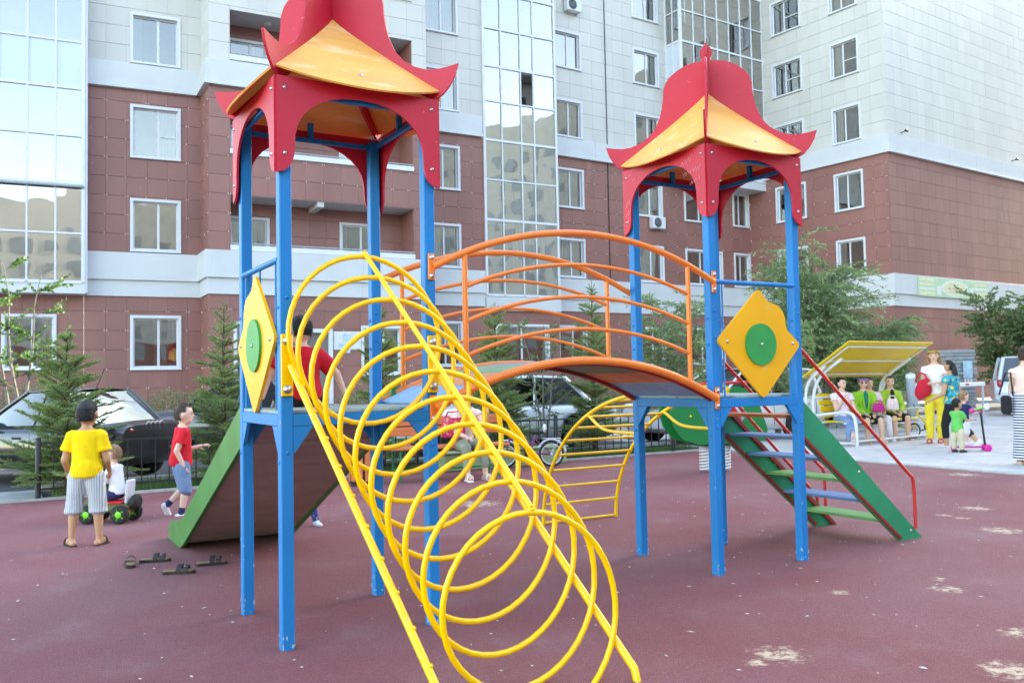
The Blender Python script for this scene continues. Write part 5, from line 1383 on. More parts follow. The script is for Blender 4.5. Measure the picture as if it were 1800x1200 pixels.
# sandals left by the slide
mat('sandal_sole', lin((52, 42, 38)), .8, .2, 20); mat('sandal_foot', lin((150, 118, 88)), .8, .2, 30); mat('sandal_strap', lin((40, 38, 40)), .6, .2, 20); mat('buckle', (.5, .5, .5), .3, metal=1)
SP = [(-.11, .030), (-.10, .036), (-.04, .032), (.02, .038), (.07, .045), (.105, .036), (.12, .012), (.12, -.012), (.105, -.030), (.06, -.036), (0, -.030), (-.05, -.032), (-.10, -.034), (-.115, -.015), (-.115, .015)]
def sandal(label, loc, rot, tilt=0.0):
    t = thing('sandal', label, 'sandal', (loc[0], loc[1], 0), rot, 'sandals by the slide'); s = .98
    M = Matrix.Rotation(tilt, 4, 'X')
    obj('sole', MB().prism([(x * s, y * s) for x, y in SP], M @ Matrix.Translation((0, 0, .010 + abs(tilt) * .03)), .020), 'sandal_sole', t, recalc=True)
    obj('footbed', MB().prism([(x * s * .93, y * s * .9) for x, y in SP], M @ Matrix.Translation((0, 0, .022 + abs(tilt) * .03)), .008), 'sandal_foot', t, recalc=True)
    for x0, h_ in ((.052, .042), (.005, .050)):
        rows = [[M @ Vector((x0 + dx + .012 * sin(a), .040 * cos(a), .02 + abs(tilt) * .03 + h_ * sin(a))) for a in [pi * k / 10 for k in range(11)]] for dx in (-.017, .017)]
        b = MB(); b.grid(rows); b.grid([[p - Vector((0, 0, .003)) for p in r_] for r_ in rows]); obj('strap', b, 'sandal_strap', t, recalc=True)
    obj('buckle', MB().box(M @ Vector((.052, -.022, .056)), (.014, .012, .006)), 'buckle', t)
sandal('brown sandal lying nearest the boy in yellow, seen from the heel', (-2.93, 6.72), 2.0, .12)
sandal('brown strapped sandal just right of the heel-on sandal', (-2.80, 6.86), .2)
sandal('brown strapped sandal nearest the camera', (-2.45, 6.42), .12)
sandal('brown strapped sandal nearest the blue post', (-2.31, 6.70), .35)
# toy lorry under the slide
t = thing('toy_lorry', 'yellow and green toy lorry in the shadow under the slide', 'toy', (-2.28, 8.2, 0), .1)
obj('load_bed', MB().box((-.05, 0, .08), (.17, .10, .08), None, .012), 'yellow_plastic', t); obj('cab', MB().box((.085, 0, .08), (.08, .09, .09), None, .015), 'lime_plastic', t)
for x in (-.09, .08):
    for y in (-.05, .05): obj('wheel', MB().lathe([(0, -.012), (.03, -.012), (.03, .012), (0, .012)], Matrix.Translation((x, y, .03)) @ Matrix.Rotation(pi / 2, 4, 'X'), 14), 'black_rubber', t)
# ------------------------------------------------------------------ people
mat('skin', lin((222, 176, 150)), .55, .06, 6); mat('skin_tan', lin((196, 146, 114)), .55, .06, 6); mat('skin_child', lin((232, 190, 168)), .55, .06, 6)
mat('hair_black', (0.012, 0.010, 0.010), .5, .3, 40, .6, 200); mat('hair_brown', (0.07, 0.04, 0.025), .5, .3, 40, .6, 200); mat('hair_fair', (0.34, 0.20, 0.10), .5, .3, 40, .6, 200); mat('hair_red', (0.25, 0.09, 0.04), .5, .3, 40, .5, 200)
mat('eye_dark', (0.02, 0.015, 0.012), .2); mat('lips', lin((190, 90, 90)), .5)
for n_, c in dict(yellow=(248, 208, 10), red=(212, 22, 42), white=(232, 230, 234), green=(140, 196, 50), lime=(160, 196, 60), pinkish=(226, 190, 190), jeans=(120, 146, 182), denim=(112, 138, 172), black=(28, 26, 30), cream=(238, 232, 222), khaki=(206, 190, 160), teal=(20, 150, 165), shirtgreen=(96, 190, 90), navy=(40, 48, 92), palewhite=(226, 218, 222), greygreen=(140, 142, 120), trouser_yellow=(238, 212, 60), lilac=(150, 110, 190), sole=(60, 52, 48), bagred=(200, 30, 50), bagpink=(190, 40, 120), peach=(236, 206, 190), tealgreen=(20, 120, 90)).items():
    mat('cloth_' + n_, lin(c), .9, .12, 7, .25, 35)
stripe_mat('cloth_stripes', lin((225, 225, 235)), lin((38, 40, 70)), 26, 'Z')
stripe_mat('cloth_shorts', lin((200, 202, 204)), lin((152, 158, 168)), 55, 'X', .6)
m = mat('cloth_print', lin((20, 145, 160)), .9, .5, 14, .2, 35, wear=lin((225, 205, 90)), wear_amt=.5, wear_scale=11)
m = mat('cloth_dots', lin((60, 70, 130)), .9, .3, 14, wear=lin((215, 190, 210)), wear_amt=.5, wear_scale=26)
m = mat('cloth_scarf', lin((190, 150, 60)), .9, .3, 14, wear=lin((120, 60, 40)), wear_amt=.5, wear_scale=26)
m = mat('cloth_floral', lin((236, 210, 212)), .9, .2, 14, wear=lin((200, 120, 150)), wear_amt=.3, wear_scale=22)
PENDING = []
def V3(*a): return Vector(a)
def capsule(mb, p, q, r1, r2, n=10):
    p = Vector(p); q = Vector(q); d = (q - p); L = d.length; d = d / L if L > 1e-6 else Vector((0, 0, 1))
    pts = [p - d * r1 * .95, p - d * r1 * .7, p, p.lerp(q, .5), q, q + d * r2 * .7, q + d * r2 * .95]
    mb.tube(pts, [r1 * .3, r1 * .72, r1, (r1 + r2) / 2, r2, r2 * .72, r2 * .3], n)
def flatcap(mb, p, q, r1, r2, n=12):
    mb.tube([Vector(p), Vector(p).lerp(Vector(q), .5), Vector(q)], [r1, (r1 + r2) / 2, r2], n)
def fused(name, mb, m, parent, voxel, sm=4, extra=None):
    o = obj(name, mb, m, parent)
    md = o.modifiers.new('remesh', 'REMESH'); md.mode = 'VOXEL'; md.voxel_size = voxel; md.use_smooth_shade = True
    s = o.modifiers.new('smooth', 'SMOOTH'); s.iterations = sm; s.factor = .5
    PENDING.append((o, extra)); return o
def hand(mb, wrist, d, palm_n, k, curl=.5):
    """palm with four fingers of different lengths and a thumb from the side of the palm"""
    d = Vector(d).normalized(); nrm = Vector(palm_n); nrm = (nrm - d * nrm.dot(d)).normalized(); s = d.cross(nrm)
    w = Vector(wrist); pl = .055 * k
    c = w + d * pl * .9; R = Matrix((s, d, nrm)).transposed()
    mb.ell(c, (.027 * k, .040 * k, .013 * k), 10, 8, R)
    for i, (off, ln) in enumerate(((-.021, .052), (-.007, .060), (.007, .057), (.020, .045))):
        b = w + d * pl * 1.55 + s * off * k; j1 = b + (d * cos(curl * .8) + nrm * sin(curl * .8)) * ln * .5 * k; j2 = j1 + (d * cos(curl * 2) + nrm * sin(curl * 2)) * ln * .5 * k
        mb.tube([b - d * .012 * k, b, j1, j2], [.008 * k, .0078 * k, .007 * k, .0055 * k], 7)
    b = w + d * pl * .45 - s * .022 * k; j1 = b + (d * .75 - s * .6 + nrm * .25).normalized() * .032 * k; j2 = j1 + (d * .95 - s * .1 + nrm * .35).normalized() * .028 * k
    mb.tube([b + s * .01 * k, b, j1, j2], [.011 * k, .010 * k, .0085 * k, .006 * k], 7)
def person(label, loc, rot, h, pose=None, top=None, bottom=None, hair=None, skin='skin', shoes=None, kind='adult', voxel=.011, build=1.0, head=(0, 0), face=True, z0=0.0):
    P = dict(lean=(0, 0, 1), pz=None, tR=(.04, 0, -1), sR=(0, 0, -1), tL=(-.04, 0, -1), sL=(0, 0, -1), uR=(.14, 0, -1), fR=(.05, .12, -1), uL=(-.14, 0, -1), fL=(-.05, .12, -1), footR=(.1, 1, 0), footL=(-.1, 1, 0), curl=.6)
    P.update(pose or {})
    for k_ in list(P):
        if isinstance(P[k_], tuple) and k_ not in ('lean',): P[k_] = Vector(P[k_]).normalized()
    ch = {'adult': (.130, .245, .235, .30, .105), 'child': (.182, .220, .208, .290, .092), 'toddler': (.215, .185, .175, .325, .098)}[kind]
    hd, th, sh, to, sw_ = [x * h for x in ch]
    ank = .045 * h; pz = P['pz'] if P['pz'] is not None else ank + (th * -P['tR'].z + sh * -P['sR'].z) + .02 * h
    t = thing('person', label, 'person', (loc[0], loc[1], z0), rot)
    lean = Vector(P['lean']).normalized(); pel = V3(0, 0, pz); shc = pel + lean * to
    b = build; hw = .052 * h
    # torso sections: fraction along the spine, half width, half depth
    secs = [(-.16, .060, .050), (-.08, .082, .064), (.02, .090, .068), (.22, .080, .058), (.42, .078, .056), (.65, .088, .062), (.85, .096, .058), (.97, .080, .048), (1.07, .040, .036)]
    if kind != 'adult': secs = [(-.16, .058, .052), (-.06, .078, .066), (.1, .082, .070), (.3, .080, .066), (.6, .084, .062), (.85, .092, .056), (.97, .078, .046), (1.06, .036, .034)]
    side = V3(1, 0, 0); fw = side.cross(lean).normalized() * -1
    fw = lean.cross(side) * -1 if lean.cross(side).y < 0 else lean.cross(side)
    def torso(mb, t0, t1, inf, flare=0.0):
        rows = []
        ss = [s_ for s_ in secs if t0 < s_[0] < t1]
        def interp(tt):
            for a, c in zip(secs, secs[1:]):
                if a[0] <= tt <= c[0]:
                    u = (tt - a[0]) / (c[0] - a[0]); return (tt, a[1] + (c[1] - a[1]) * u, a[2] + (c[2] - a[2]) * u)
            return secs[0] if tt < secs[0][0] else secs[-1]
        full = [interp(t0)] + ss + [interp(t1)]
        for i, (tt, rx, ry) in enumerate(full):
            c = pel + lean * (to * tt); fl = flare * max(0, (.35 - tt))
            rows.append([c + side * ((rx * h * b + inf + fl) * cos(a)) + fw * ((ry * h * b + inf + fl) * sin(a)) for a in [2 * pi * k / 16 for k in range(16)]])
        mb.grid(rows, close_u=True); mb.add(rows[0], [tuple(reversed(range(16)))]); mb.add(rows[-1], [tuple(range(16))])
    J = {}
    for sd, sg in (('R', 1), ('L', -1)):
        hip = pel + V3(sg * hw, 0, -.02 * h); kn = hip + P['t' + sd] * th; an = kn + P['s' + sd] * sh
        shd = shc + side * (sg * sw_ * b) - lean * (.045 * h); el = shd + P['u' + sd] * (.165 * h); wr = el + P['f' + sd] * (.145 * h)
        J[sd] = (hip, kn, an, shd, el, wr)
    body = MB(); torso(body, -.14, 1.06, -.004)
    nb = shc - lean * .01 * h; yaw, pit_ = head
    HR = Matrix.Rotation(yaw, 3, 'Z') @ Matrix.Rotation(pit_, 3, 'X')
    hc = shc + (lean + V3(0, 0, 1)).normalized() * ((.036 if kind == 'adult' else .018) * h + hd * .5) + V3(0, .012 * h, 0)
    capsule(body, nb, hc - V3(0, 0, hd * .2), .034 * h if kind == 'adult' else .036 * h, .030 * h)
    hr = (hd * .365, hd * .43, hd * .50)
    body.ell(hc + HR @ V3(0, -.02 * hd, .04 * hd), (hr[0], hr[1], hr[2] * .92), 18, 12, HR)
    body.ell(hc + HR @ V3(0, .10 * hd, -.22 * hd), (hd * .27, hd * .30, hd * .27), 14, 10, HR)                 # jaw
    body.ell(hc + HR @ V3(0, .415 * hd, -.09 * hd), (hd * .05, hd * .07, hd * .085), 8, 6, HR)                  # nose
    for sg in (1, -1): body.ell(hc + HR @ V3(sg * .365 * hd, -.03 * hd, -.04 * hd), (hd * .05, hd * .085, hd * .13), 8, 6, HR)
    ex = MB(); al = h / 1.65
    for sd, sg in (('R', 1), ('L', -1)):
        hip, kn, an, shd, el, wr = J[sd]
        ch_ = 1.0 if kind == 'adult' else .92
        capsule(body, hip, kn, .056 * h * b * ch_, .036 * h * ch_); capsule(body, kn, kn.lerp(an, .35), .035 * h * ch_, .036 * h * ch_); capsule(body, kn.lerp(an, .35), an, .035 * h * ch_, .022 * h * ch_)
        f = P['foot' + sd]; toe = an + f * (.085 * h) + V3(0, 0, -.022 * h) * (1 if f.z > -.5 else 0); heel = an - f * (.028 * h) + V3(0, 0, -.024 * h)
        capsule(body, heel, toe, .021 * h, .016 * h); capsule(body, an, an + f * (.05 * h) + V3(0, 0, -.015 * h), .022 * h, .020 * h)
        J[sd + 'toe'] = toe; J[sd + 'heel'] = heel
        capsule(body, shd, el, .030 * h * b, .025 * h * b); capsule(body, el, wr, .024 * h, .016 * h)
        hk = h / 1.65 * (1.0 if kind == 'adult' else 1.12 if kind == 'child' else 1.25)
        hand(ex, wr, P.get('h' + sd, P['f' + sd]), V3(-sg, .2, 0) if abs(P['f' + sd].z) > .6 else V3(0, 0, -1), hk, P['curl'])
    fused('body', body, skin, t, voxel, 3, ex)
    if face:
        for sg in (1, -1):
            obj('eye', MB().ell(hc + HR @ V3(sg * .155 * hd, .352 * hd, .02 * hd), (hd * .055, hd * .03, hd * .032), 8, 6, HR), 'eye_dark', t)
            obj('eyebrow', MB().ell(hc + HR @ V3(sg * .165 * hd, .375 * hd, .115 * hd), (hd * .085, hd * .03, hd * .018), 8, 5, HR), hair[0] if hair else 'hair_black', t)
        obj('mouth', MB().ell(hc + HR @ V3(0, .368 * hd, -.265 * hd), (hd * .095, hd * .03, hd * .03), 8, 5, HR), 'lips', t)
    # hair: a cap that follows the skull, open at the face
    if hair:
        hm, style = hair[:2]; mb = MB(); n, mm = 28, 18; vs = []; rg = random.Random(int(abs(loc[0]) * 100))
        long_ = style in ('long', 'bun', 'pony')
        mb2 = MB(); mb2.ell((0, 0, 0), (1, 1, 1), n, mm)
        out = []
        for v in mb2.v:
            d = Vector(v); s_ = 1.035 + .02 * mnoise.noise(d * 7)
            hl = .50 if style != 'fringe' else .25
            if d.y > .30 and d.z < hl + .25 * (abs(d.x)): s_ = .72
            if d.z < (-.66 if not long_ else -.80): s_ = .80
            if abs(d.x) > .72 and d.y > -.25 and d.z < .12: s_ = .78
            out.append(hc + HR @ V3(d.x * hr[0] * s_, (d.y * hr[1] - .02 * hd) * s_, d.z * hr[2] * .94 * s_ + .04 * hd))
        mb.add(out, mb2.f, True)
        for f_ in mb2.f:                # short strands lying over the cap
            vv = [Vector(mb2.v[i]) for i in f_]; d = sum(vv, Vector()) / len(vv)
            if (d.y > .30 and d.z < hl + .05 + .25 * abs(d.x)) or d.z < (-.60 if not long_ else -.75) or (abs(d.x) > .72 and d.y > -.25 and d.z < .12): continue
            for _ in range(5):
                w_ = Vector((rg.gauss(0, .06), rg.gauss(0, .06), rg.gauss(0, .06))); dd = (d + w_).normalized()
                p_ = hc + HR @ V3(dd.x * hr[0] * 1.03, (dd.y * hr[1] - .02 * hd) * 1.03, dd.z * hr[2] * .97 + .04 * hd)
                fl_ = (HR @ V3(dd.x * .5 + rg.uniform(-.4, .4), dd.y * .3 + (.25 if dd.z > .5 else -.1), -.6 + rg.uniform(-.4, .4) + dd.z * .3)).normalized(); out_ = (HR @ dd)
                q_ = p_ + (fl_ * .9 + out_ * .25) * hd * rg.uniform(.04, .08); sx_ = fl_.cross(out_).normalized() * hd * .016
                mb.add([p_ - sx_, p_ + sx_, q_], [(0, 1, 2)])
        obj('hair', mb, hm, t)
        if style == 'bun': obj('hair_bun', MB().ell(hc + HR @ V3(0, -.36 * hd, .42 * hd), (hd * .22, hd * .22, hd * .19), 12, 8), hm, t)
        if style in ('long', 'pony'):
            q = MB(); base = hc + HR @ V3(0, -.36 * hd, .0); L = 1.25 * hd
            for k in range(9):
                a = (k - 4) * (.11 if style == 'long' else .05) * hd; o_ = HR @ V3(a, 0, 0)
                q.tube(bez([base + o_, base + o_ * 1.2 + V3(0, -.12 * hd, -.5 * L) , base + o_ * .8 + HR @ V3(0, -.10 * hd, -L + rg.uniform(-.1, .1))], 5), [.11 * hd] * 6 + [.09 * hd] * 4 + [.03 * hd], 7)
            obj('hair_length', q, hm, t)
        if hm == 'hair_red' and len(hair) > 2:
            q = MB()
            for sg in (1, -1): q.ell(hc + HR @ V3(sg * .16 * hd, .40 * hd, .02 * hd), (hd * .10, hd * .03, hd * .065), 10, 6, HR)
            q.tube([hc + HR @ V3(-.36 * hd, .0, .03 * hd), hc + HR @ V3(-.28 * hd, .36 * hd, .03 * hd), hc + HR @ V3(.28 * hd, .36 * hd, .03 * hd), hc + HR @ V3(.36 * hd, 0, .03 * hd)], .012 * hd, 5); obj('sunglasses', q, 'eye_dark', t)
        if style in ('band', 'scarf') or len(hair) > 2:
            bm_ = hair[2] if len(hair) > 2 else 'cloth_lilac'; q = MB()
            q.tube([hc + HR @ V3(hr[0] * 1.10 * cos(a), hr[1] * 1.12 * sin(a), (.30 if sin(a) > 0 else .12) * hd + .0 * hd) for a in [2 * pi * k / 24 for k in range(24)]], .085 * hd, 8, closed=True); obj('headband', q, bm_, t)
    # clothes
    if top:
        m_, sleeve, hem, inf = top[:4]; mb = MB(); torso(mb, hem, 1.0, inf, top[4] if len(top) > 4 else .02)
        for sd in 'RL':
            hip, kn, an, shd, el, wr = J[sd]
            inn = shc.lerp(shd, .55) - lean * .02 * h
            capsule(mb, inn, shd, .036 * h * b + inf * .6, .034 * h * b + inf)
            if sleeve <= 1: flatcap(mb, shd, shd.lerp(el, max(.25, sleeve)), .032 * h * b + inf, .030 * h * b + inf * 1.6)
            else: capsule(mb, shd, el, .031 * h * b + inf, .027 * h + inf); flatcap(mb, el, el.lerp(wr, sleeve - 1), .027 * h + inf, .020 * h + inf)
        tp_ = fused('top', mb, m_, t, voxel, 3)
        if len(top) > 5:                # shirt showing in the open front
            q = MB(); c0_ = pel + lean * (to * .66) + fw * (.058 * h * b + inf * .2); q.ell(c0_, (.034 * h, .022 * h, .115 * h), 12, 10); obj('undershirt', q, top[5], t)
            for sg in (1, -1):
                o_ = MB(); o_.tube([shc + side * (sg * .03 * h) + fw * .045 * h, c0_ + side * (sg * .036 * h) + fw * .016 * h, pel + lean * (to * .3) + side * (sg * .02 * h) + fw * (.058 * h * b + inf + .004)], .010 * h, 6); obj('lapel', o_, m_, t)
    if bottom:
        m_, ln, inf = bottom[:3]; mb = MB()
        if m_ == 'cloth_stripes':
            rows = []
            for u, r_ in ((0, .088), (.08, .104), (.25, .108), (.6, .104), (1.0, .115)):
                z = pz + .07 * h - u * (pz + .05 * h - .03 * h); rows.append([V3(r_ * h * cos(a) * (1 + .04 * sin(a * 7 + u * 3)), r_ * h * .8 * sin(a) * (1 + .05 * sin(a * 7)), z) for a in [2 * pi * k / 40 for k in range(40)]])
            mb.grid(rows, close_u=True); obj('skirt', mb, m_, t)
        else:
            torso(mb, -.15, .16, inf)
            for sd in 'RL':
                hip, kn, an, shd, el, wr = J[sd]; fl = bottom[3] if len(bottom) > 3 else 0
                if ln <= 1: flatcap(mb, hip, hip.lerp(kn, ln), .058 * h * b + inf, .042 * h + inf + fl); mb.ell(hip, .058 * h * b + inf, 10, 8)
                else:
                    capsule(mb, hip, kn, .057 * h * b + inf, .038 * h + inf + fl * .4); flatcap(mb, kn, kn.lerp(an, ln - 1), .038 * h + inf + fl * .4, .027 * h + inf + fl)
            fused('trousers' if ln > 1.3 else 'shorts', mb, m_, t, voxel, 3)
    if shoes:
        m_, sm_ = shoes
        for sd in 'RL':
            f = P['foot' + sd]; toe, heel = J[sd + 'toe'], J[sd + 'heel']; dn = V3(0, 0, -1)
            if sm_ == 'sandal':
                c = (toe + heel) / 2 + V3(0, 0, -.020 * h); yv = f; xv = yv.cross(V3(0, 0, 1)).normalized(); up = xv.cross(yv)
                M = Matrix(((xv.x, yv.x, up.x, c.x), (xv.y, yv.y, up.y, c.y), (xv.z, yv.z, up.z, c.z), (0, 0, 0, 1)))
                mb = MB(); mb.prism([(y * h * .62, x * h * .62) for x, y in SP], M, .012 * h); so = obj('sandal', mb, m_, t, recalc=True)
                q = MB(); q.tube([c + xv * (.026 * h * cos(a)) + up * (.012 * h + .036 * h * sin(a)) + yv * .03 * h for a in [pi * k / 8 for k in range(9)]], .006 * h, 6); obj('strap', q, m_, so)
            else:
                mb = MB(); capsule(mb, heel + V3(0, 0, .004 * h), toe, .028 * h, .024 * h); capsule(mb, J[sd][2] + V3(0, 0, -.005 * h), J[sd][2] + f * .045 * h + V3(0, 0, -.018 * h), .028 * h, .025 * h)
                so = fused('shoe', mb, m_, t, voxel * .8, 2)
                if sm_ == 'sock': flat = MB(); flatcap(flat, J[sd][2].lerp(J[sd][1], .28), J[sd][2], .027 * h, .027 * h); obj('sock', flat, 'cloth_navy', t)
    return t

# -- boys and toddler at the left
person('boy in a yellow T-shirt and striped shorts seen from behind', (-3.70, 7.62), radians(8), 1.27,
       dict(tR=(.10, .02, -1), sR=(.04, -.02, -1), tL=(-.13, .0, -1), sL=(-.05, -.04, -1), uL=(-.30, -.02, -1), fL=(-.12, .75, -.55), uR=(.22, .05, -1), fR=(-.1, .75, -.6), footL=(-.7, .8, 0), footR=(.25, 1, 0), curl=1.2),
       ('cloth_yellow', .62, -.10, .016, .05), ('cloth_shorts', 1.15, .014, .030), ('hair_black', 'short'), 'skin_tan', ('cloth_sole', 'sandal'), 'child', .008, face=True)
person('boy in a red T-shirt and denim shorts running past the slide', (-3.54, 9.35), radians(-58), 1.24,
       dict(lean=(0, .05, 1), pz=.56, tR=(.05, .12, -1), sR=(0, -.18, -1), tL=(-.05, .18, -1), sL=(0, -.78, -.75), uR=(.10, -.45, -1), fR=(0, .45, -1), uL=(-.15, .25, -1), fL=(.1, .95, .2), footR=(0, 1, -.1), footL=(0, .35, -1), curl=1.3),
       ('cloth_red', .6, -.14, .016, .05), ('cloth_denim', 1.1, .012, .020), ('hair_brown', 'short'), 'skin_child', ('cloth_white', 'sock'), 'child', .008, head=(-.25, 0))
person('toddler in a white jacket riding the toy jeep', (-4.02, 8.93), radians(90) - .12, .86,
       dict(pz=.30, lean=(0, .12, 1), tR=(.35, 1, -.18), sR=(.05, .25, -1), tL=(-.35, 1, -.18), sL=(-.05, .3, -1), uR=(.2, .45, -1), fR=(-.1, 1, -.15), uL=(-.2, .45, -1), fL=(.1, 1, -.15)),
       ('cloth_white', 1.9, -.1, .014, .03), ('cloth_navy', 1.8, .008), ('hair_fair', 'fringe'), 'skin_child', ('cloth_white', 'shoe'), 'toddler', .008)
# -- boy sitting on the left tower's deck above the slide
pz_ = E1 * .34 + E2 * .70
person('boy in a red T-shirt sitting on the left tower deck with his back turned', (OL[0] + pz_.x, OL[1] + pz_.y), AY, 1.0,
       dict(pz=.07, lean=(0, .16, 1), tR=(.16, 1, .02), sR=(.05, .85, -.5), tL=(-.16, 1, .02), sL=(-.05, .85, -.5), uR=(.75, -.15, -.75), fR=(.35, -.15, -1), uL=(-.75, -.15, -.75), fL=(-.35, -.15, -1), hR=(.3, .6, -.3), hL=(-.5, -.6, -.3), curl=.15),
       ('cloth_red', .75, -.12, .016, .03), ('cloth_black', 1.1, .012), ('hair_black', 'short'), 'skin_child', ('cloth_white', 'shoe'), 'child', .007, z0=ZD, head=(0, -.25))
person('child in patterned leggings behind the slide, one leg showing', (-2.12, 8.55), radians(-150), .98,
       dict(pz=.40, tR=(.12, .1, -1), sR=(.05, -.2, -1), tL=(-.25, .75, -.8), sL=(-.20, .35, -1), uL=(-.2, .2, -1), uR=(.2, .2, -1)),
       ('cloth_pinkish', .6, -.12, .012), ('cloth_dots', 1.95, .006), ('hair_brown', 'short'), 'skin_child', ('cloth_white', 'shoe'), 'child', .009)
SIT = dict(pz=.50, tR=(.12, 1, -.05), sR=(.03, .08, -1), tL=(-.12, 1, -.05), sL=(-.03, .08, -1), uR=(.15, .35, -1), fR=(-.35, 1, -.25), uL=(-.15, .35, -1), fL=(.35, 1, -.25))
def sit(**k): d = dict(SIT); d.update(k); return d
person('woman with a red bag sitting on the orange bench behind the coil', (-.72, 12.42), radians(180) + AY - .05, 1.62,
       sit(lean=(0, .30, 1), uL=(-.1, .8, -.6), fL=(.1, .45, .6), sR=(.05, .25, -1)), ('cloth_peach', .3, -.10, .014), ('cloth_greygreen', 1.75, .014), ('hair_brown', 'short', 'cloth_scarf'), 'skin', ('cloth_cream', 'sandal'), 'adult', .011)
def bag(label, loc, size, m, strap=.2):
    t = thing('bag', label, 'bag', loc, .3); rows = []
    for z_, k_ in ((0, .86), (.04, 1.0), (.35, 1.0), (.75, .90), (.95, .80), (1.0, .74)):
        rows.append([Vector((size[0] / 2 * k_ * math.copysign(abs(cos(a)) ** .5, cos(a)), size[1] / 2 * k_ * (1 - .35 * z_) * math.copysign(abs(sin(a)) ** .6, sin(a)), z_ * size[2])) for a in [2 * pi * i / 24 for i in range(24)]])
    mb = MB(); mb.grid(rows, close_u=True); mb.add(rows[0], [tuple(reversed(range(24)))]); mb.add(rows[-1], [tuple(range(24))]); obj('pouch', mb, m, t)
    obj('strap', MB().tube([(-size[0] * .4, 0, size[2] * .8), (-size[0] * .2, 0, size[2] + strap), (size[0] * .2, 0, size[2] + strap), (size[0] * .4, 0, size[2] * .8)], .012, 6), m, t); return t
mat('bag_print', lin((205, 30, 80)), .8, .2, 8, wear=lin((225, 170, 150)), wear_amt=.5, wear_scale=16)
bag('red patterned bag on the lap of the woman behind the coil', (-.84, 12.18, .58), (.34, .16, .27), 'bag_print', .08)
# -- on the covered bench
def on_bench(x, y=0.0): v = Matrix.Rotation(radians(36), 3, 'Z') @ V3(x, y, 0); return (6.08 + v.x, 16.86 + v.y)
FB = radians(180 + 36)
person('woman in pale pink and jeans, legs crossed, at the left of the covered bench', on_bench(.30, -.05), FB - .40, 1.66,
       sit(tL=(.12, 1, .10), sL=(.55, .45, -.75), tR=(.12, 1, -.08), sR=(.05, .12, -1), uR=(.0, .35, -1), fR=(-.3, .55, .9), footL=(.5, .9, -.2)), ('cloth_floral', .35, -.12, .014), ('cloth_jeans', 1.9, .010), ('hair_black', 'bun'), 'skin', ('cloth_peach', 'sandal'), 'adult', .011, head=(.25, 0))
person('woman in a green cardigan with a purple headband and sunglasses', on_bench(.98, -.08), FB - .55, 1.66,
       sit(fR=(-.55, .8, -.45), fL=(.55, .8, -.45)), ('cloth_green', 1.92, -.16, .014, .03, 'cloth_tealgreen'), ('cloth_black', 1.0, .012), ('hair_red', 'short', 'cloth_lilac'), 'skin', ('cloth_khaki', 'sandal'), 'adult', .011, 1.06, head=(-.25, 0))
person('red-haired woman in white trousers half hidden behind the green cardigan', on_bench(1.42, .02), FB - .55, 1.62,
       sit(lean=(.05, -.05, 1)), ('cloth_floral', .5, -.12, .012), ('cloth_palewhite', 1.9, .012), ('hair_red', 'long'), 'skin', ('cloth_palewhite', 'shoe'), 'adult', .011)
person('woman in a lime jacket and black shorts, rightmost on the covered bench', on_bench(1.98, -.05), FB - .55, 1.68,
       sit(fR=(-.75, .75, -.5), fL=(.6, .8, -.5), sL=(-.05, -.1, -1)), ('cloth_lime', 1.92, -.16, .013, .03, 'cloth_black'), ('cloth_black', 1.0, .014), ('hair_brown', 'short'), 'skin', ('cloth_black', 'sandal'), 'adult', .011, .97, head=(-.3, 0))
v_ = on_bench(.95, -.42); bag('magenta handbag on the lap of the woman with the purple headband', (v_[0], v_[1], .60), (.26, .12, .17), 'cloth_bagpink', .05)
v_ = on_bench(1.50, -.38); bag('pink and white bag on the lap of the woman in white trousers', (v_[0], v_[1], .62), (.26, .14, .22), 'cloth_floral', .06)
# sunglasses
v_ = on_bench(.98, -.08)
# -- standing and walking at the right
person('woman in a white blouse and yellow trousers with a headscarf, holding a red bag', (8.05, 16.75), radians(150), 1.76,
       dict(tR=(.05, .05, -1), tL=(-.02, -.03, -1), sL=(.1, .0, -1), uR=(.18, .05, -1), fR=(-.55, .7, .05), uL=(-.2, .05, -1), fL=(.5, .75, .1)), ('cloth_cream', .3, -.06, .012), ('cloth_trouser_yellow', 1.96, .012, .010), ('hair_fair', 'long', 'cloth_scarf'), 'skin', ('cloth_bagred', 'sandal'), 'adult', .011, .92)
t = thing('bag', 'big round red bag hanging from the arm of the woman in yellow trousers', 'bag', (7.80, 16.70, .88), 1.2)
rows = [[Vector((.06 * k_ * cos(a), .15 * k_ * math.copysign(abs(sin(a)) ** .7, sin(a)), z_ * .36 - .02 - .03 * sin(a))) for a in [2 * pi * i / 24 for i in range(24)]] for z_, k_ in ((0, .35), (.06, .7), (.25, 1.0), (.5, 1.0), (.8, .75), (1.0, .5))]
mb = MB(); mb.grid(rows, close_u=True); mb.add(rows[0], [tuple(reversed(range(24)))]); mb.add(rows[-1], [tuple(range(24))]); obj('pouch', mb, 'cloth_bagred', t); obj('strap', MB().tube(bez([(0, -.12, .30), (0, .02, .46), (0, .14, .30)], 6), .014, 6), 'cloth_bagred', t)
person('woman in a turquoise printed tunic walking beside the woman in yellow', (7.98, 15.95), radians(38), 1.64,
       dict(lean=(0, .04, 1), pz=.80, tR=(.03, -.30, -1), sR=(.03, -.75, -.9), tL=(-.03, .30, -1), sL=(0, -.05, -1), uL=(-.15, .2, -1), fL=(-.1, .85, -.45), uR=(.15, -.2, -1), fR=(.05, .35, -1), footR=(0, .6, -1)), ('cloth_print', .28, -.32, .02, .06), ('cloth_black', 1.62, .010), ('hair_black', 'pony'), 'skin_tan', ('cloth_white', 'shoe'), 'adult', .011)
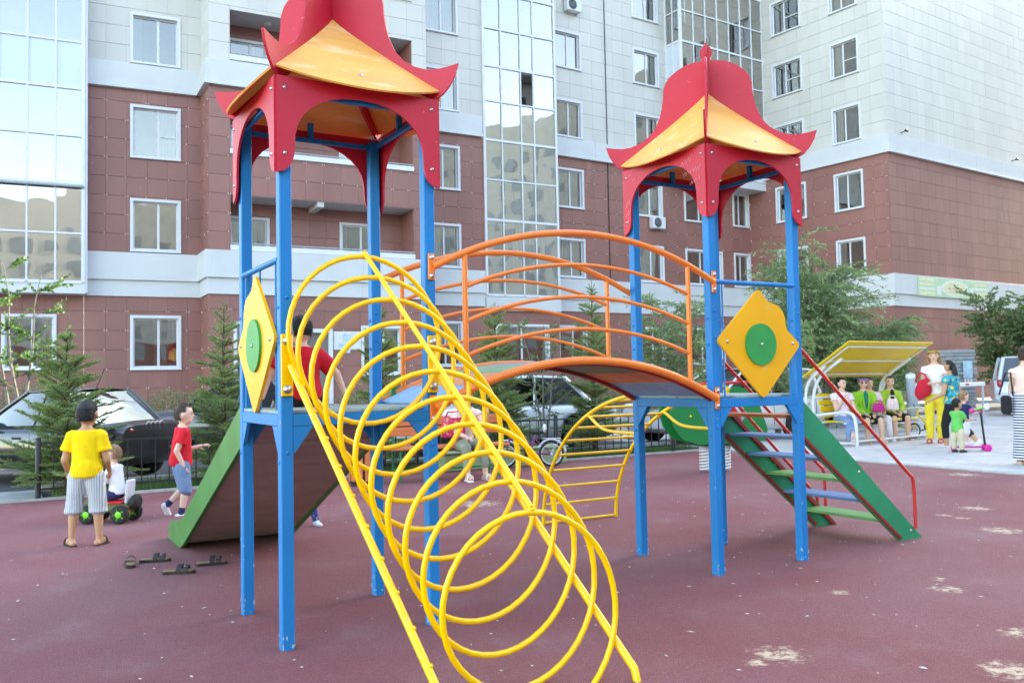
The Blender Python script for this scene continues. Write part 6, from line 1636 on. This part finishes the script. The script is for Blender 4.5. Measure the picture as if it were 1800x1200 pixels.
person('toddler in a green T-shirt and beige trousers beside the pink scooter', (7.42, 14.72), radians(-70), .93,
       dict(tR=(.06, .12, -1), tL=(-.06, -.15, -1), uR=(.15, .6, -.8), fR=(-.1, 1, .1), uL=(-.15, .6, -.8), fL=(.1, 1, .1)), ('cloth_shirtgreen', .6, -.14, .014, .04), ('cloth_khaki', 1.92, .014), ('hair_black', 'short'), 'skin_tan', ('cloth_sole', 'shoe'), 'toddler', .009)
person('fair-haired child riding the pink scooter, mostly hidden by the toddler', (7.74, 15.12), radians(-75), .95,
       dict(uR=(.15, .6, -.8), fR=(-.1, 1, .1), uL=(-.15, .6, -.8), fL=(.1, 1, .1)), ('cloth_navy', .6, -.12, .012), ('cloth_white', 1.2, .012), ('hair_fair', 'fringe'), 'skin_child', ('cloth_white', 'shoe'), 'toddler', .009, z0=.09)
t = thing('toy_flower', 'pale green and pink toy held over the scooter handle', 'toy', (7.72, 14.62, .70), 0)
obj('stem', MB().tube([(-.12, 0, 0), (.10, 0, .05)], .014, 6), 'lime_plastic', t); obj('blossom', MB().ell((.15, 0, .06), (.05, .05, .06), 10, 8), 'white_plastic', t); obj('bud', MB().ell((-.08, .02, .0), (.06, .04, .04), 10, 8), 'pink_plastic', t)
person('woman in a long striped skirt cut by the right edge of the picture', (7.36, 12.62), radians(-35), 1.66,
       dict(uL=(-.10, .25, -1), fL=(.05, .8, -.2), uR=(.1, .2, -1), fR=(-.2, .7, -.2)), ('cloth_peach', .28, -.08, .010), ('cloth_stripes', 1.9, .012), ('hair_brown', 'bun'), 'skin', ('cloth_khaki', 'sandal'), 'adult', .010, .88)
t = thing('bag', 'black shoulder bag at the hip of the woman in the striped skirt', 'bag', (7.10, 12.66, .70), .4)
obj('pouch', MB().box((0, 0, .16), (.08, .17, .27), None, .035), 'cloth_black', t); obj('strap', MB().tube([(0, -.11, .3), (.06, -.04, .62), (.06, .04, .62), (0, .11, .3)], .012, 6), 'cloth_black', t)

# realise the fused surfaces as plain meshes and weld the hands on
bpy.context.view_layer.update()
dg = bpy.context.evaluated_depsgraph_get()
NEW = [(o, bpy.data.meshes.new_from_object(o.evaluated_get(dg)), ex) for o, ex in PENDING]
for o, me, ex in NEW:
    m0 = o.data.materials[0] if o.data.materials else None
    if ex is not None and ex.v:
        bm = bmesh.new(); bm.from_mesh(me); em = ex.mesh('hand'); bm.from_mesh(em); bm.to_mesh(me); bm.free()
    if o.name.split('.')[0] in ('top', 'trousers', 'shorts'):      # folds in the cloth
        bm = bmesh.new(); bm.from_mesh(me); bm.normal_update(); sd_ = (hash(o.parent.name) % 97) * .37
        for v in bm.verts:
            p = v.co; q = Vector((p.x * 9 + p.z * 5 + sd_, p.y * 9 - p.z * 3, p.z * 6.5))
            v.co = p + v.normal * (.007 * mnoise.noise(q) + .0055 * (abs(mnoise.noise(q * 2.3)) - .25))
        bm.to_mesh(me); bm.free()
    o.modifiers.clear(); o.data = me
    me.polygons.foreach_set('use_smooth', [True] * len(me.polygons))
    if not me.materials and m0: me.materials.append(m0)
